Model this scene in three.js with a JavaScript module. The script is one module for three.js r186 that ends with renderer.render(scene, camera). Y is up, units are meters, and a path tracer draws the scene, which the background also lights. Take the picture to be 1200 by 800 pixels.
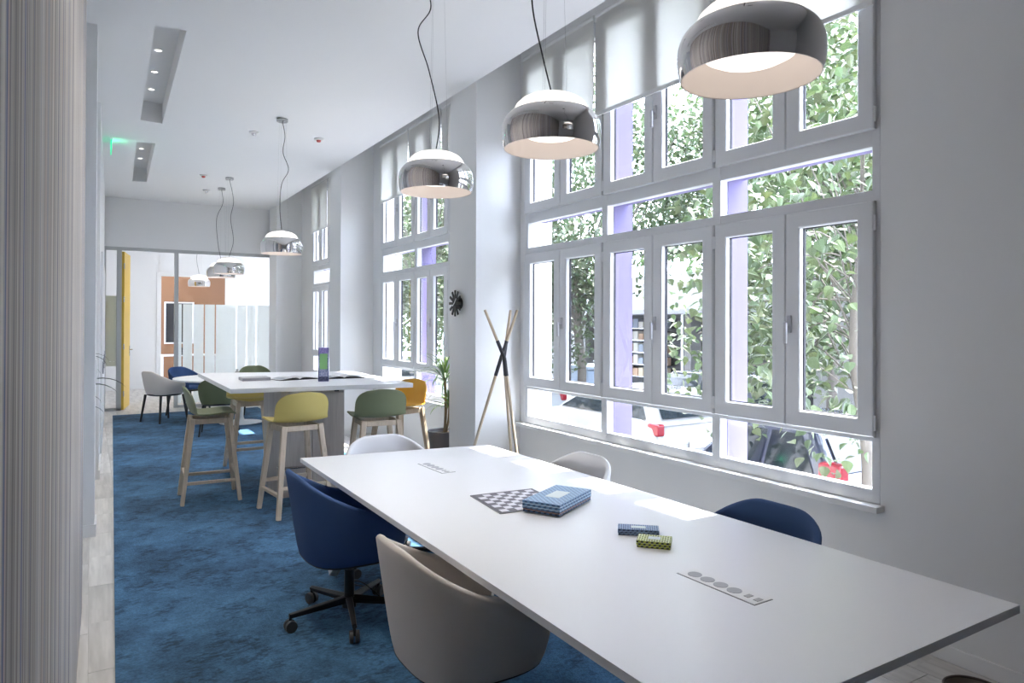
import * as THREE from 'three';
import { RoundedBoxGeometry } from 'three/addons/geometries/RoundedBoxGeometry.js';
import { mergeGeometries, mergeVertices, toCreasedNormals } from 'three/addons/utils/BufferGeometryUtils.js';
import { RectAreaLightUniformsLib } from 'three/addons/lights/RectAreaLightUniformsLib.js';

// ---------------------------------------------------------------- camera, sky, sun, exposure
RectAreaLightUniformsLib.init();
const scene = new THREE.Scene();
const renderer = new THREE.WebGLRenderer({ antialias: true });
renderer.toneMapping = THREE.LinearToneMapping;
renderer.toneMappingExposure = 1.27;
renderer.shadowMap.enabled = true;

const FOCAL = 814.74, YAW = 0.545253, PITCH = 0.0061902, ROLL = 0.0036016;
const camera = new THREE.PerspectiveCamera(2 * Math.atan(400 / FOCAL) * 180 / Math.PI, 1.5, 0.02, 200);
{
  const f = new THREE.Vector3(Math.sin(YAW) * Math.cos(PITCH), Math.sin(PITCH), -Math.cos(YAW) * Math.cos(PITCH));
  const r0 = new THREE.Vector3(Math.cos(YAW), 0, Math.sin(YAW)), u0 = new THREE.Vector3().crossVectors(r0, f);
  const r = r0.clone().multiplyScalar(Math.cos(ROLL)).addScaledVector(u0, Math.sin(ROLL));
  const u = r0.clone().multiplyScalar(-Math.sin(ROLL)).addScaledVector(u0, Math.cos(ROLL));
  camera.quaternion.setFromRotationMatrix(new THREE.Matrix4().makeBasis(r, u, f.clone().negate()));
  camera.position.set(0, 1.6, 0);
  camera.setViewOffset(1200, 800, 0, 26.76, 1200, 800);
}
scene.background = new THREE.Color().setRGB(0.84, 0.95, 1.17);
scene.backgroundIntensity = 12.0;

const sun = new THREE.DirectionalLight(new THREE.Color().setRGB(1, 0.97, 0.91), 22);
sun.position.set(3.5 + 10, 18.55, -5); sun.target.position.set(3.5, 0, -5);
sun.castShadow = true; sun.shadow.radius = 1;
Object.assign(sun.shadow.camera, { left: -22, right: 22, top: 22, bottom: -22, near: 0.5, far: 60 });
sun.shadow.mapSize.set(4096, 4096);
scene.add(sun, sun.target);

// ---------------------------------------------------------------- helpers
let seed = 12345;
const rnd = () => { seed = (seed + 0x6D2B79F5) | 0; let t = Math.imul(seed ^ (seed >>> 15), 1 | seed); t = (t + Math.imul(t ^ (t >>> 7), 61 | t)) ^ t; return ((t ^ (t >>> 14)) >>> 0) / 4294967296; };
const rr = (a, b) => a + (b - a) * rnd();
const V = (x, y, z) => new THREE.Vector3(x, y, z);
const clamp = (x, a = 0, b = 1) => Math.min(b, Math.max(a, x));
const smooth = (a, b, x) => { const t = clamp((x - a) / (b - a)); return t * t * (3 - 2 * t); };
const mix = (a, b, t) => a + (b - a) * t;
const used = {};
const numbered = (n) => { used[n] = (used[n] ?? -1) + 1; return used[n] ? n + '_' + String(used[n]).padStart(3, '0') : n; };
function clean(g) {
  let h = g.index ? g.toNonIndexed() : g;
  for (const k of Object.keys(h.attributes)) if (!['position', 'normal', 'uv'].includes(k)) h.deleteAttribute(k);
  if (!h.attributes.uv) h.setAttribute('uv', new THREE.BufferAttribute(new Float32Array(h.attributes.position.count * 2), 2));
  if (!h.attributes.normal) h.computeVertexNormals();
  return h;
}
const merge = (list) => list.length === 1 ? clean(list[0]) : mergeGeometries(list.map(clean));
function mesh(name, geos, mat, parent) {
  const m = new THREE.Mesh(Array.isArray(geos) ? merge(geos) : geos, mat);
  m.name = parent ? name : numbered(name); m.castShadow = m.receiveShadow = true;
  (parent ?? scene).add(m);
  return m;
}
function tag(o, label, category, group) { o.userData.label = label; o.userData.category = category; if (group) o.userData.group = group; return o; }
function thing(name, label, category, [x, y, z] = [0, 0, 0], turn = 0, group) {
  const o = new THREE.Group(); o.name = numbered(name); scene.add(o);
  o.position.set(x, y, z); o.rotation.y = turn;
  return tag(o, label, category, group);
}
function structure(name, geos, mat, label) {
  const m = mesh(name, geos, mat); m.userData.kind = 'structure'; if (label) m.userData.label = label; return m;
}
// box by its limits, uv in metres
function bx(x0, x1, y0, y1, z0, z1) {
  const g = new THREE.BoxGeometry(x1 - x0, y1 - y0, z1 - z0); g.translate((x0 + x1) / 2, (y0 + y1) / 2, (z0 + z1) / 2);
  return metreUV(g);
}
function rbx(x0, x1, y0, y1, z0, z1, r = 0.004, s = 2) {
  const g = new RoundedBoxGeometry(x1 - x0, y1 - y0, z1 - z0, s, r); g.translate((x0 + x1) / 2, (y0 + y1) / 2, (z0 + z1) / 2);
  return metreUV(g);
}
function metreUV(g0) {
  const g = g0.index ? g0.toNonIndexed() : g0, p = g.attributes.position, n = g.attributes.normal, uv = new Float32Array(p.count * 2);
  for (let i = 0; i < p.count; i++) {
    const ax = Math.abs(n.getX(i)), ay = Math.abs(n.getY(i)), az = Math.abs(n.getZ(i));
    if (ay >= ax && ay >= az) { uv[2 * i] = p.getX(i); uv[2 * i + 1] = p.getZ(i); }
    else if (ax >= az) { uv[2 * i] = p.getZ(i); uv[2 * i + 1] = p.getY(i); }
    else { uv[2 * i] = p.getX(i); uv[2 * i + 1] = p.getY(i); }
  }
  g.setAttribute('uv', new THREE.BufferAttribute(uv, 2));
  return g;
}
// tapered bar between two points
function rod(a, b, r0, r1 = r0, seg = 10) {
  const d = b.clone().sub(a), g = new THREE.CylinderGeometry(r1, r0, d.length(), seg, 1);
  g.applyQuaternion(new THREE.Quaternion().setFromUnitVectors(V(0, 1, 0), d.clone().normalize()));
  g.translate((a.x + b.x) / 2, (a.y + b.y) / 2, (a.z + b.z) / 2);
  return g;
}
// rectangular bar between two points (w along the horizontal side axis, d along the other)
function bar(a, b, w, d, r = 0.004, taper = 1) {
  const dir = b.clone().sub(a), L = dir.length(), g = new RoundedBoxGeometry(w, L, d, 1, r);
  if (taper !== 1) { const p = g.attributes.position; for (let i = 0; i < p.count; i++) { const t = p.getY(i) / L + 0.5, k = mix(1, taper, t); p.setX(i, p.getX(i) * k); p.setZ(i, p.getZ(i) * k); } }
  g.applyQuaternion(new THREE.Quaternion().setFromUnitVectors(V(0, 1, 0), dir.normalize()));
  g.translate((a.x + b.x) / 2, (a.y + b.y) / 2, (a.z + b.z) / 2);
  return g;
}
const tube = (pts, r, n = 40, seg = 8) => new THREE.TubeGeometry(new THREE.CatmullRomCurve3(pts), n, r, seg);
// a solid of constant height over a plan outline [[x, z], ...]
function prism(pts, y0, y1, bevel = 0, holes = []) {
  const s = new THREE.Shape(pts.map(([x, z]) => new THREE.Vector2(x, -z)));
  for (const h of holes) s.holes.push(new THREE.Path(h.map(([x, z]) => new THREE.Vector2(x, -z))));
  const g = new THREE.ExtrudeGeometry(s, { depth: y1 - y0 - 2 * bevel, bevelEnabled: bevel > 0, bevelSize: bevel, bevelThickness: bevel, bevelOffset: -bevel, bevelSegments: 2, curveSegments: 12 });
  g.rotateX(-Math.PI / 2); g.translate(0, y0 + bevel, 0);
  return metreUV(g);
}
// a grid of points [rows][columns] as a smooth surface
function grid(rows, closed = false) {
  const n = rows.length, m = rows[0].length, pos = [], uv = [], idx = [];
  rows.forEach((r, i) => r.forEach((p, j) => { pos.push(p.x, p.y, p.z); uv.push(j / (m - 1), i / (n - 1)); }));
  for (let i = 0; i < n - 1; i++) for (let j = 0; j < m - 1; j++) { const a = i * m + j, b = a + 1, c = a + m, d = c + 1; idx.push(a, c, b, b, c, d); }
  const g = new THREE.BufferGeometry();
  g.setAttribute('position', new THREE.Float32BufferAttribute(pos, 3)); g.setAttribute('uv', new THREE.Float32BufferAttribute(uv, 2)); g.setIndex(idx);
  return g;
}
function smoothed(g) { let h = g.clone(); h.deleteAttribute('normal'); h = mergeVertices(h, 1e-5); h.computeVertexNormals(); return h; }

// ---------------------------------------------------------------- textures
function hash(x, y) { let h = Math.imul(x, 374761393) + Math.imul(y, 668265263); h = Math.imul(h ^ (h >>> 13), 1274126177); return ((h ^ (h >>> 16)) >>> 0) / 4294967296; }
function vnoise(x, y, px, py = px, s = 0) {
  const xi = Math.floor(x), yi = Math.floor(y), fx = x - xi, fy = y - yi, w = (a) => a * a * (3 - 2 * a), m = (a, p) => ((a % p) + p) % p;
  const h = (a, b) => hash(m(a, px) + s * 71, m(b, py) + s * 37);
  return mix(mix(h(xi, yi), h(xi + 1, yi), w(fx)), mix(h(xi, yi + 1), h(xi + 1, yi + 1), w(fx)), w(fy));
}
const fbm = (u, v, p, s = 0, oct = 4) => { let a = 0, k = 0.5, n = 0; for (let i = 0; i < oct; i++) { a += k * vnoise(u * p, v * p, p, p, s + i); n += k; k *= 0.5; p *= 2; } return a / n; };
function tex(w, h, fn, { srgb = true, repeat = [1, 1] } = {}) {
  const d = new Uint8Array(w * h * 4);
  for (let y = 0; y < h; y++) for (let x = 0; x < w; x++) { const c = fn(x / w, y / h, x, y), o = 4 * (y * w + x); d[o] = clamp(c[0], 0, 255); d[o + 1] = clamp(c[1], 0, 255); d[o + 2] = clamp(c[2], 0, 255); d[o + 3] = 255; }
  const t = new THREE.DataTexture(d, w, h); t.wrapS = t.wrapT = THREE.RepeatWrapping; t.magFilter = THREE.LinearFilter; t.minFilter = THREE.LinearMipmapLinearFilter; t.generateMipmaps = true;
  if (srgb) t.colorSpace = THREE.SRGBColorSpace; t.repeat.set(...repeat); t.needsUpdate = true;
  return t;
}
const grey = (v) => [v, v, v];
const std = (o) => new THREE.MeshStandardMaterial(o);
const phys = (o) => new THREE.MeshPhysicalMaterial(o);
const lin = (r, g, b) => new THREE.Color().setRGB(r, g, b);

const plasterBump = tex(256, 256, (u, v) => grey(120 + 60 * fbm(u, v, 24, 3, 3)), { srgb: false });
const M = {
  wall: std({ color: lin(0.86, 0.86, 0.86), roughness: 0.75, bumpMap: plasterBump, bumpScale: 0.0006 }),
  ceiling: std({ color: lin(0.88, 0.88, 0.88), roughness: 0.9 }),
  pier: std({ color: lin(0.86, 0.86, 0.86), roughness: 0.5, bumpMap: plasterBump, bumpScale: 0.0006 }),
  trim: std({ color: lin(0.86, 0.86, 0.86), roughness: 0.45 }),
  frame: std({ color: lin(0.78, 0.79, 0.81), roughness: 0.42, metalness: 0.15 }),
  sash: std({ color: lin(0.78, 0.79, 0.81), roughness: 0.4, metalness: 0.15 }),
  gasket: std({ color: lin(0.05, 0.05, 0.06), roughness: 0.7 }),
  handle: std({ color: lin(0.6, 0.6, 0.63), roughness: 0.3, metalness: 0.4 }),
  glass: phys({ color: 0xffffff, roughness: 0, transmission: 1, thickness: 0, ior: 1.45 }),
  lilac: std({ color: lin(0.15, 0.13, 0.26), roughness: 0.8 }),
  outer: std({ color: lin(0.75, 0.75, 0.74), roughness: 0.9 }),
  chrome: std({ color: lin(0.72, 0.70, 0.70), roughness: 0.035, metalness: 1 }),
  shadeInner: std({ color: lin(0.83, 0.76, 0.71), roughness: 0.35 }),
  opal: std({ color: lin(0.9, 0.88, 0.85), roughness: 0.25, emissive: lin(1, 0.93, 0.86), emissiveIntensity: 1.1 }),
  diffuser: std({ color: lin(0.9, 0.88, 0.85), roughness: 0.4, emissive: lin(1, 0.94, 0.89), emissiveIntensity: 0.8 }),
  black: std({ color: lin(0.018, 0.018, 0.02), roughness: 0.45 }),
  blackMetal: std({ color: lin(0.03, 0.028, 0.03), roughness: 0.38, metalness: 0.5 }),
  castor: std({ color: lin(0.05, 0.047, 0.045), roughness: 0.5 }),
  steel: std({ color: lin(0.55, 0.55, 0.56), roughness: 0.25, metalness: 1 }),
  white: std({ color: lin(0.8, 0.8, 0.8), roughness: 0.5 }),
  tableWhite: std({ color: lin(0.80, 0.80, 0.81), roughness: 0.32 }),
  tableEdge: std({ color: lin(0.42, 0.42, 0.42), roughness: 0.5 }),
  legPaint: std({ color: lin(0.5, 0.5, 0.5), roughness: 0.4 }),
};
// pale plank floor, three tones
const plankTex = [0, 1, 2].map((k) => tex(128, 512, (u, v) => {
  const g = fbm(u * 3 + 0.1, v * 0.5, 8, 11 + k * 5), f = fbm(u * 6, v * 0.35, 16, 31 + k, 3), b = [0, 8, -8][k] + 34 * (g - 0.5) + 26 * (f - 0.5);
  return [206 + b, 203 + b, 199 + b];
}, { repeat: [1, 0.8] }));
M.plank = plankTex.map((map) => std({ map, roughness: 0.55 }));
M.floor = std({ map: plankTex[0], roughness: 0.6 });
// tufted carpet in blues: broad worn blotches over a fine broken pile
const carpetMap = tex(1024, 1024, (u, v) => {
  const big = fbm(u, v, 4, 5, 4), streak = vnoise(u * 60, v * 130, 60, 130, 9), mid = fbm(u, v, 22, 17, 3), fine = vnoise(u * 400, v * 400, 400, 400, 21), grain = vnoise(u * 150, v * 220, 150, 220, 23), broken = smooth(0.46, 0.62, fbm(u, v, 14, 40, 4)) * smooth(0.35, 0.75, streak);
  const t = 0.74 + 0.95 * (big - 0.5) + 0.6 * (mid - 0.5) + 0.25 * (fine - 0.5) + 0.4 * (grain - 0.5) - 0.42 * broken;
  return [34 + 38 * t, 57 + 56 * t, 78 + 70 * t];
}, { repeat: [0.62, 0.62] });
const carpetBump = tex(512, 512, (u, v) => grey(255 * vnoise(u * 250, v * 250, 250, 250, 3)), { srgb: false, repeat: [1.2, 1.2] });
M.carpet = std({ map: carpetMap, bumpMap: carpetBump, bumpScale: 0.003, roughness: 1 });
// pale oak of the stools
M.oak = std({ map: tex(128, 512, (u, v) => { const f = fbm(u * 4, v * 0.3, 16, 61, 3) - 0.5, g = fbm(u, v * 0.5, 6, 66) - 0.5; const b = 26 * f + 24 * g; return [200 + b, 182 + b, 160 + b]; }, { repeat: [2, 2] }), roughness: 0.55 });
// greyed oak of the counter column
M.greyOak = std({ map: tex(256, 512, (u, v) => { const r = fbm(u + 0.25 * fbm(u, v * 0.5, 3, 77), v * 0.18, 10, 71, 5) - 0.5, f = vnoise(u * 120, v * 10, 120, 10, 73) - 0.5; const b = 42 * r + 12 * f; return [196 + b, 188 + b, 182 + b]; }, { repeat: [1.4, 0.7] }), roughness: 0.6 });
// striped wallpaper: hundreds of thin vertical threads of print
{
  const cols = []; let s = 4242; const q = () => { s = (Math.imul(s, 1664525) + 1013904223) >>> 0; return s / 4294967296; };
  while (cols.length < 2048) {
    const k = q(), w = 1 + Math.floor(q() * q() * 12); let c;
    if (k < 0.035) c = [36, 56, 118]; else if (k < 0.07) c = [104, 114, 156]; else if (k < 0.2) c = [92, 88, 90]; else if (k < 0.34) c = [132, 124, 122]; else if (k < 0.52) c = [206, 204, 204]; else if (k < 0.6) c = [178, 158, 156]; else { const v = 150 + 36 * q(); c = [v, v - 1, v]; }
    for (let i = 0; i < w; i++) cols.push(c);
  }
  M.stripes = std({ map: tex(2048, 4, (u, v, x) => cols[x].map((c, i) => [74, 67, 59][i] + 0.76 * c), { repeat: [0.25, 1] }), roughness: 0.6 });
}
// roller blind cloth
M.blind = phys({ color: lin(0.88, 0.87, 0.84), roughness: 1, transmission: 0.6, thickness: 0, bumpMap: tex(256, 256, (u, v) => grey(127 + 60 * Math.sin(u * 402) + 60 * Math.sin(v * 402)), { srgb: false, repeat: [6, 6] }), bumpScale: 0.0003 });
const weave = tex(256, 256, (u, v) => grey(127 + 50 * Math.sin(u * 6.2832 * 40) * Math.sin(v * 6.2832 * 40) + 60 * (vnoise(u * 90, v * 90, 90, 90, 5) - 0.5)), { srgb: false, repeat: [5, 5] });
const cloth = (r, g, b) => phys({ color: lin(r, g, b), roughness: 0.85, sheen: 0.35, sheenColor: lin(r * 1.2 + 0.02, g * 1.2 + 0.02, b * 1.2 + 0.03), sheenRoughness: 0.5, bumpMap: weave, bumpScale: 0.0006 });
M.blueCloth = cloth(0.034, 0.078, 0.20); M.beigeCloth = cloth(0.72, 0.655, 0.595); M.whiteCloth = cloth(0.74, 0.74, 0.76);
M.greenCloth = cloth(0.115, 0.135, 0.07);
M.greenShell = std({ color: lin(0.175, 0.195, 0.105), roughness: 0.5 }); M.yellowShell = std({ color: lin(0.62, 0.49, 0.15), roughness: 0.45 }); M.orangeShell = std({ color: lin(0.85, 0.46, 0.05), roughness: 0.45 });

// ---------------------------------------------------------------- room shell
const WX = 3.5, CY = 3.82, PX = 3.02, FZ = -14.3, BZ = 3.4;                 // window wall, ceiling, pier face, partition, wall behind
const leftX = (z) => 0.033 + 0.0213 * (-6.05 - z), stripeX = (z) => -0.10 - 0.0155 * z, carpetX = (z) => 0.024 - 0.0228 * z;
const floor = structure('floor', [bx(-1.6, WX, -0.12, -0.004, -21.5, BZ)], M.floor, 'pale grey wood plank floor');
{
  const g = {};
  const lay = (x0, z0, z1, row) => { const L = z1 - z0, key = L.toFixed(3); g[key] ??= rbx(-0.0985, 0.0985, -0.012, 0, -L / 2 + 0.0015, L / 2 - 0.0015, 0.0012, 1); const m = mesh('plank', g[key], M.plank[Math.floor(rnd() * 3)], floor); m.position.set(x0, 0, (z0 + z1) / 2); };
  for (let c = 0; c < 9; c++) { const x = -1.3 + c * 0.2; let z = -14.2 + (c * 0.47) % 1.2; while (z < 0.4) { lay(x, z, z + 1.2); z += 1.2; } }
  for (let c = 0; c < 4; c++) { const x = 2.79 + c * 0.2; let z = -13.6 + (c * 0.53) % 1.2; while (z < 0.2) { lay(x, z, z + 1.2); z += 1.2; } }
}
const carpet = mesh('carpet', [prism([[carpetX(1.4), 1.4], [2.69, 1.4], [2.69, -13.6], [carpetX(-13.6), -13.6]], 0.0005, 0.009)], M.carpet);
tag(carpet, 'blue mottled tufted carpet covering the middle of the floor', 'carpet');
// ceiling with two long recessed light slots; unseen third added to light chairs
const slotA = [[0.40, -5.85], [0.615, -5.82], [0.677, -8.70], [0.458, -8.66]], addedSlot = [[0.315, -1.96], [0.53, -1.93], [0.592, -4.81], [0.373, -4.77]], slotB = [[0.478, -9.74], [0.682, -9.72], [0.753, -12.45], [0.556, -12.52]];
const ceiling = structure('ceiling', [prism([[-1.6, BZ], [PX, BZ], [PX, FZ], [-1.6, FZ]], CY, CY + 0.12, 0, [slotA, slotB, addedSlot]), bx(-1.6, 4.1, CY + 0.36, CY + 0.46, FZ - 0.1, BZ + 0.1), bx(PX - 0.03, PX, CY + 0.1, CY + 0.36, FZ, BZ)], M.ceiling, 'plain white ceiling');
for (const s of [slotA, slotB, addedSlot]) {
  const big = s.map(([x, z], i) => [x + [-0.02, 0.02, 0.02, -0.02][i], z + [0.02, 0.02, -0.02, -0.02][i]]);
  mesh('light_slot', [prism(big, CY + 0.10, CY + 0.22, 0, [s]), prism(big, CY + 0.22, CY + 0.24)], M.ceiling, ceiling);
}
// walls
structure('wall_right', [bx(WX, 3.8, -0.95, 0.66, -14.6, BZ + 0.1), bx(WX, 3.8, 4.1, 4.4, -14.6, BZ + 0.1), bx(WX, 3.8, 0.66, 4.1, -2.09, BZ + 0.1), bx(WX, 3.8, 0.66, 4.1, -6.24, -5.53), bx(WX, 3.8, 0.66, 4.1, -10.26, -9.3), bx(WX, 3.8, 0.66, 4.1, -14.6, -12.83)], M.wall, 'white plastered window wall');
for (const [z0, z1] of [[-6.16, -5.62], [-10.17, -9.65], [-14.22, -13.62]]) structure('pillar', [bx(PX, WX, 0, CY + 0.36, z0, z1)], M.pier, 'white painted wall pier between the windows');
structure('wall_back', [bx(-0.3, WX, 0, CY + 0.36, BZ, BZ + 0.15)], M.wall, 'white wall at the near end of the room');
structure('wall_striped', [prism([[stripeX(BZ), BZ], [stripeX(-4.6), -4.6], [-0.3, -4.6], [-0.3, BZ]], 0, CY)], M.stripes, 'wall papered in thin grey, white and blue vertical stripes');
structure('wall_alcove', [bx(-1.5, -1.4, 0, CY, -6.4, -4.3), bx(-1.5, -0.3, 0, CY, -4.4, -4.3)], M.wall, 'white wall of the side alcove');
structure('wall_left', [prism([[-0.06, -6.05], [0.033, -6.05], [leftX(-6.35), -6.35], [-0.5, -6.35], [-0.5, -8.2], [leftX(-8.2), -8.2], [leftX(FZ), FZ], [-0.7, FZ], [-0.7, -6.15], [-1.5, -6.15], [-1.5, -6.05]], 0, CY)], M.wall, 'long white left wall with a squared end and a recess');
structure('baseboard_left', [prism([[-0.07, -6.035], [0.046, -6.035], [leftX(-6.35) + 0.013, -6.35], [leftX(-6.35), -6.35], [0.034, -6.049], [-0.07, -6.049]], 0, 0.09), prism([[leftX(-8.2), -8.2], [leftX(-8.2) + 0.013, -8.2], [leftX(FZ) + 0.013, FZ + 0.02], [leftX(FZ), FZ + 0.02]], 0, 0.09)], M.trim);
for (const [n, z0, z1] of [[0, -5.6, BZ]]) structure('baseboard_right', [rbx(WX - 0.014, WX, 0, 0.075, z0, z1, 0.003)], M.trim);
structure('wall_far', [bx(leftX(FZ) - 0.2, 3.13, 2.94, CY + 0.12, FZ - 0.1, FZ), bx(3.10, WX, 0, CY + 0.36, FZ - 0.1, FZ)], M.wall, 'white far wall above the glass partition');

// ---------------------------------------------------------------- windows
let paneCount = 0;
function rectFrame(z0, z1, y0, y1, w, x0, x1, bevel = 0.006) {           // a mitred rectangular frame in the plane of the window wall
  const s = new THREE.Shape([[z0, y0], [z1, y0], [z1, y1], [z0, y1]].map(([a, b]) => new THREE.Vector2(a, b)));
  s.holes.push(new THREE.Path([[z0 + w, y0 + w], [z0 + w, y1 - w], [z1 - w, y1 - w], [z1 - w, y0 + w]].map(([a, b]) => new THREE.Vector2(a, b))));
  const g = new THREE.ExtrudeGeometry(s, { depth: x1 - x0 - 2 * bevel, bevelEnabled: true, bevelSize: bevel, bevelThickness: bevel, bevelOffset: -bevel, bevelSegments: 1 });
  const m = new THREE.Matrix4().makeBasis(V(0, 0, 1), V(0, 1, 0), V(-1, 0, 0)); g.applyMatrix4(m); g.translate(x1 - bevel, 0, 0);
  return g;
}
function pane(z0, z1, y0, y1, x, parent) { const g = new THREE.PlaneGeometry(z1 - z0, y1 - y0); g.rotateY(-Math.PI / 2); g.translate(x, (y0 + y1) / 2, (z0 + z1) / 2); return mesh('pane', g, M.glass, parent); }
function handle(y, z, parent) { return mesh('handle', [rbx(3.462, 3.478, y - 0.05, y + 0.05, z - 0.014, z + 0.014, 0.005), rod(V(3.468, y - 0.005, z), V(3.435, y - 0.005, z), 0.009), rbx(3.425, 3.441, y - 0.115, y + 0.012, z - 0.011, z + 0.011, 0.006)], M.handle, parent); }
function buildWindow(n, edges, label) {
  const w = new THREE.Group(); w.name = 'window_' + n; w.userData = { kind: 'structure', label }; scene.add(w);
  const z0 = edges[0], z1 = edges.at(-1), fr = [], a = 3.502, b = 3.568;
  fr.push(rbx(a, b, 0.664, 0.735, z0 + 0.002, z1 - 0.002), rbx(a, b, 3.98, 4.098, z0 + 0.002, z1 - 0.002), rbx(a - 0.002, b - 0.002, 0.668, 4.094, z0 + 0.001, z0 + 0.045), rbx(a - 0.002, b - 0.002, 0.668, 4.094, z1 - 0.045, z1 - 0.001));
  for (const z of edges.slice(1, -1)) fr.push(rbx(a - 0.0025, b - 0.0025, 0.70, 4.0, z - 0.034, z + 0.034));
  for (const [y0, y1] of [[0.985, 1.06], [2.2, 2.302], [2.53, 2.67]]) fr.push(rbx(a + 0.001, b - 0.001, y0, y1, z0 + 0.003, z1 - 0.003));
  mesh('frame', fr, M.frame, w);
  edges.slice(0, -1).forEach((p, i) => {
    const q = edges[i + 1], l = p + (i ? 0.034 : 0.045), r = q - (i === edges.length - 2 ? 0.045 : 0.034);
    for (const [y0, y1] of [[0.735, 0.985], [2.302, 2.53]]) pane(l, r, y0, y1, 3.545, w);
    const mid = (l + r) / 2;
    for (const [y0, y1, hy] of [[1.012, 2.243, 1.60], [2.618, 4.0, 3.12]]) for (const s of [0, 1]) {
      const c0 = s ? mid + 0.0015 : l - 0.024, c1 = s ? r + 0.024 : mid - 0.0015, sw = 0.092;
      const sash = mesh('casement', [rectFrame(c0, c1, y0, y1, sw, 3.474, 3.532)], M.sash, w);
      mesh('gasket', [rectFrame(c0 + sw - 0.004, c1 - sw + 0.004, y0 + sw - 0.004, y1 - sw + 0.004, 0.009, 3.512, 3.53, 0.001)], M.gasket, sash);
      pane(c0 + sw - 0.003, c1 - sw + 0.003, y0 + sw - 0.003, y1 - sw + 0.003, 3.52, sash);
      const hz = s ? c1 + 0.004 : c0 - 0.004;
      for (const y of [y0 + 0.07, y1 - 0.12]) mesh('hinge', [rod(V(3.482, y - 0.035, hz), V(3.482, y + 0.045, hz), 0.008, 0.008, 8)], M.frame, sash);
      if (s) handle(hy, c0 + 0.03, sash);
    }
  });
  // painted fins and lintel outside
  const t = [];
  for (const z of edges.slice(1, -1)) t.push(bx(3.57, 3.76, 0.66, 4.1, z - 0.035, z + 0.035));
  t.push(bx(3.57, 3.72, 2.555, 2.63, z0, z1));
  mesh('fin', t, M.lilac, w).userData.label = 'lilac painted outer fins';
  return w;
}
buildWindow(1, [-5.53, -4.352, -3.195, -2.09], 'large grey framed window beside the white meeting table');
buildWindow(2, [-9.3, -8.11, -7.15, -6.24], 'grey framed window behind the counter table and potted plant');
buildWindow(3, [-12.83, -11.75, -10.26], 'grey framed window near the glass partition');
for (const [k, z0, z1] of [[1, -5.6, -2.07], [2, -9.36, -6.2], [3, -12.88, -10.2]]) {
  const pts = [], n = 40; for (let i = 0; i <= n; i++) { const z = mix(z0, z1, i / n); pts.push([3.432 + 0.010 * (vnoise(z * 6, k, 4096, 64, 3) - 0.5), z]); }
  structure('trim_' + k, [prism([...pts, [WX + 0.06, z1], [WX + 0.06, z0]], 0.632, 0.664, 0.003)], M.trim, 'white stone window sill with a rough broken front edge');
}
// roller blinds, one for each bay
for (const [z0, z1, yb, where] of [[-5.50, -4.44, 3.27, 'beside the pier with the clock'], [-4.41, -3.22, 3.27, 'over the middle of the large window'], [-3.19, -2.10, 3.27, 'at the near end of the large window'], [-9.26, -8.27, 3.27, 'farther from the clock pier, over the plant window'], [-8.24, -7.30, 3.27, 'in the middle of the plant window'], [-7.27, -6.28, 3.27, 'over the potted plant'], [-12.80, -11.80, 3.24, 'next to the glass partition'], [-11.77, -10.3, 3.24, 'above the counter table end of the last window']]) {
  const t = thing('roller_blind', 'off-white cloth roller blind half lowered ' + where, 'blind', [3.45, yb, (z0 + z1) / 2], 0, 'roller blinds'); const h = (z1 - z0) / 2;
  mesh('cloth', [bx(-0.0008, 0.0008, 0, 4.06 - yb, -h, h)], M.blind, t);
  mesh('bottom_rail', [rbx(-0.008, 0.008, -0.018, 0.012, -h, h, 0.004)], M.trim, t);
  mesh('roller', [rod(V(0.02, 4.06 - yb, -h), V(0.02, 4.06 - yb, h), 0.028)], M.trim, t);
  mesh('chain', [tube([V(-0.006, 4.04 - yb, h + 0.012), V(-0.006, 0.5, h + 0.014), V(-0.006, 0.12, h + 0.012)], 0.003, 8, 6)], M.white, t);
}

// ---------------------------------------------------------------- glass partition and the room beyond
const PF = std({ color: lin(0.5, 0.51, 0.51), roughness: 0.4, metalness: 0.2 });
{
  const w = new THREE.Group(); w.name = 'window_4'; w.userData = { kind: 'structure', label: 'floor to ceiling glass partition with slim grey posts' }; scene.add(w);
  const z0 = FZ - 0.07, z1 = FZ - 0.01;
  mesh('frame', [rbx(0.2, 3.13, 2.88, 2.945, z0, z1), rbx(0.2, 0.235, 0, 2.9, z0, z1), rbx(0.40, 0.48, 0, 2.9, z0, z1), rbx(1.335, 1.405, 0, 2.9, z0, z1), rbx(3.07, 3.12, 0, 2.9, z0, z1), rbx(0.2, 0.48, 0, 0.05, z0, z1), rbx(1.4, 3.1, 0, 0.05, z0, z1)], PF, w);
  const gl = (x0, x1, y0, y1, z) => { const g = new THREE.PlaneGeometry(x1 - x0, y1 - y0); g.translate((x0 + x1) / 2, (y0 + y1) / 2, z); return g; };
  mesh('pane', gl(0.235, 0.40, 0.05, 2.88, FZ - 0.04), M.glass, w);
  mesh('pane', gl(1.405, 3.07, 0.05, 2.88, FZ - 0.04), M.glass, w);
  const frost = phys({ color: lin(0.86, 0.92, 0.92), roughness: 1, transmission: 0.55, thickness: 0 });
  const frostGreen = phys({ color: lin(0.62, 0.66, 0.58), roughness: 1, transmission: 0.5, thickness: 0 });
  const film = (x0, x1, y0, y1, m) => mesh('frosted_film', gl(x0, x1, y0, y1, FZ - 0.046), m, w);
  const e = [1.41, 1.475, 1.66, 1.855, 2.05, 2.43, 2.62, 2.80, 3.07];
  e.slice(0, -1).forEach((x, i) => film(x + (i ? 0.011 : 0), e[i + 1] - 0.011, 0.08, 1.93, frost));
  film(0.235, 0.40, 0.80, 2.06, frostGreen);
}
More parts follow.
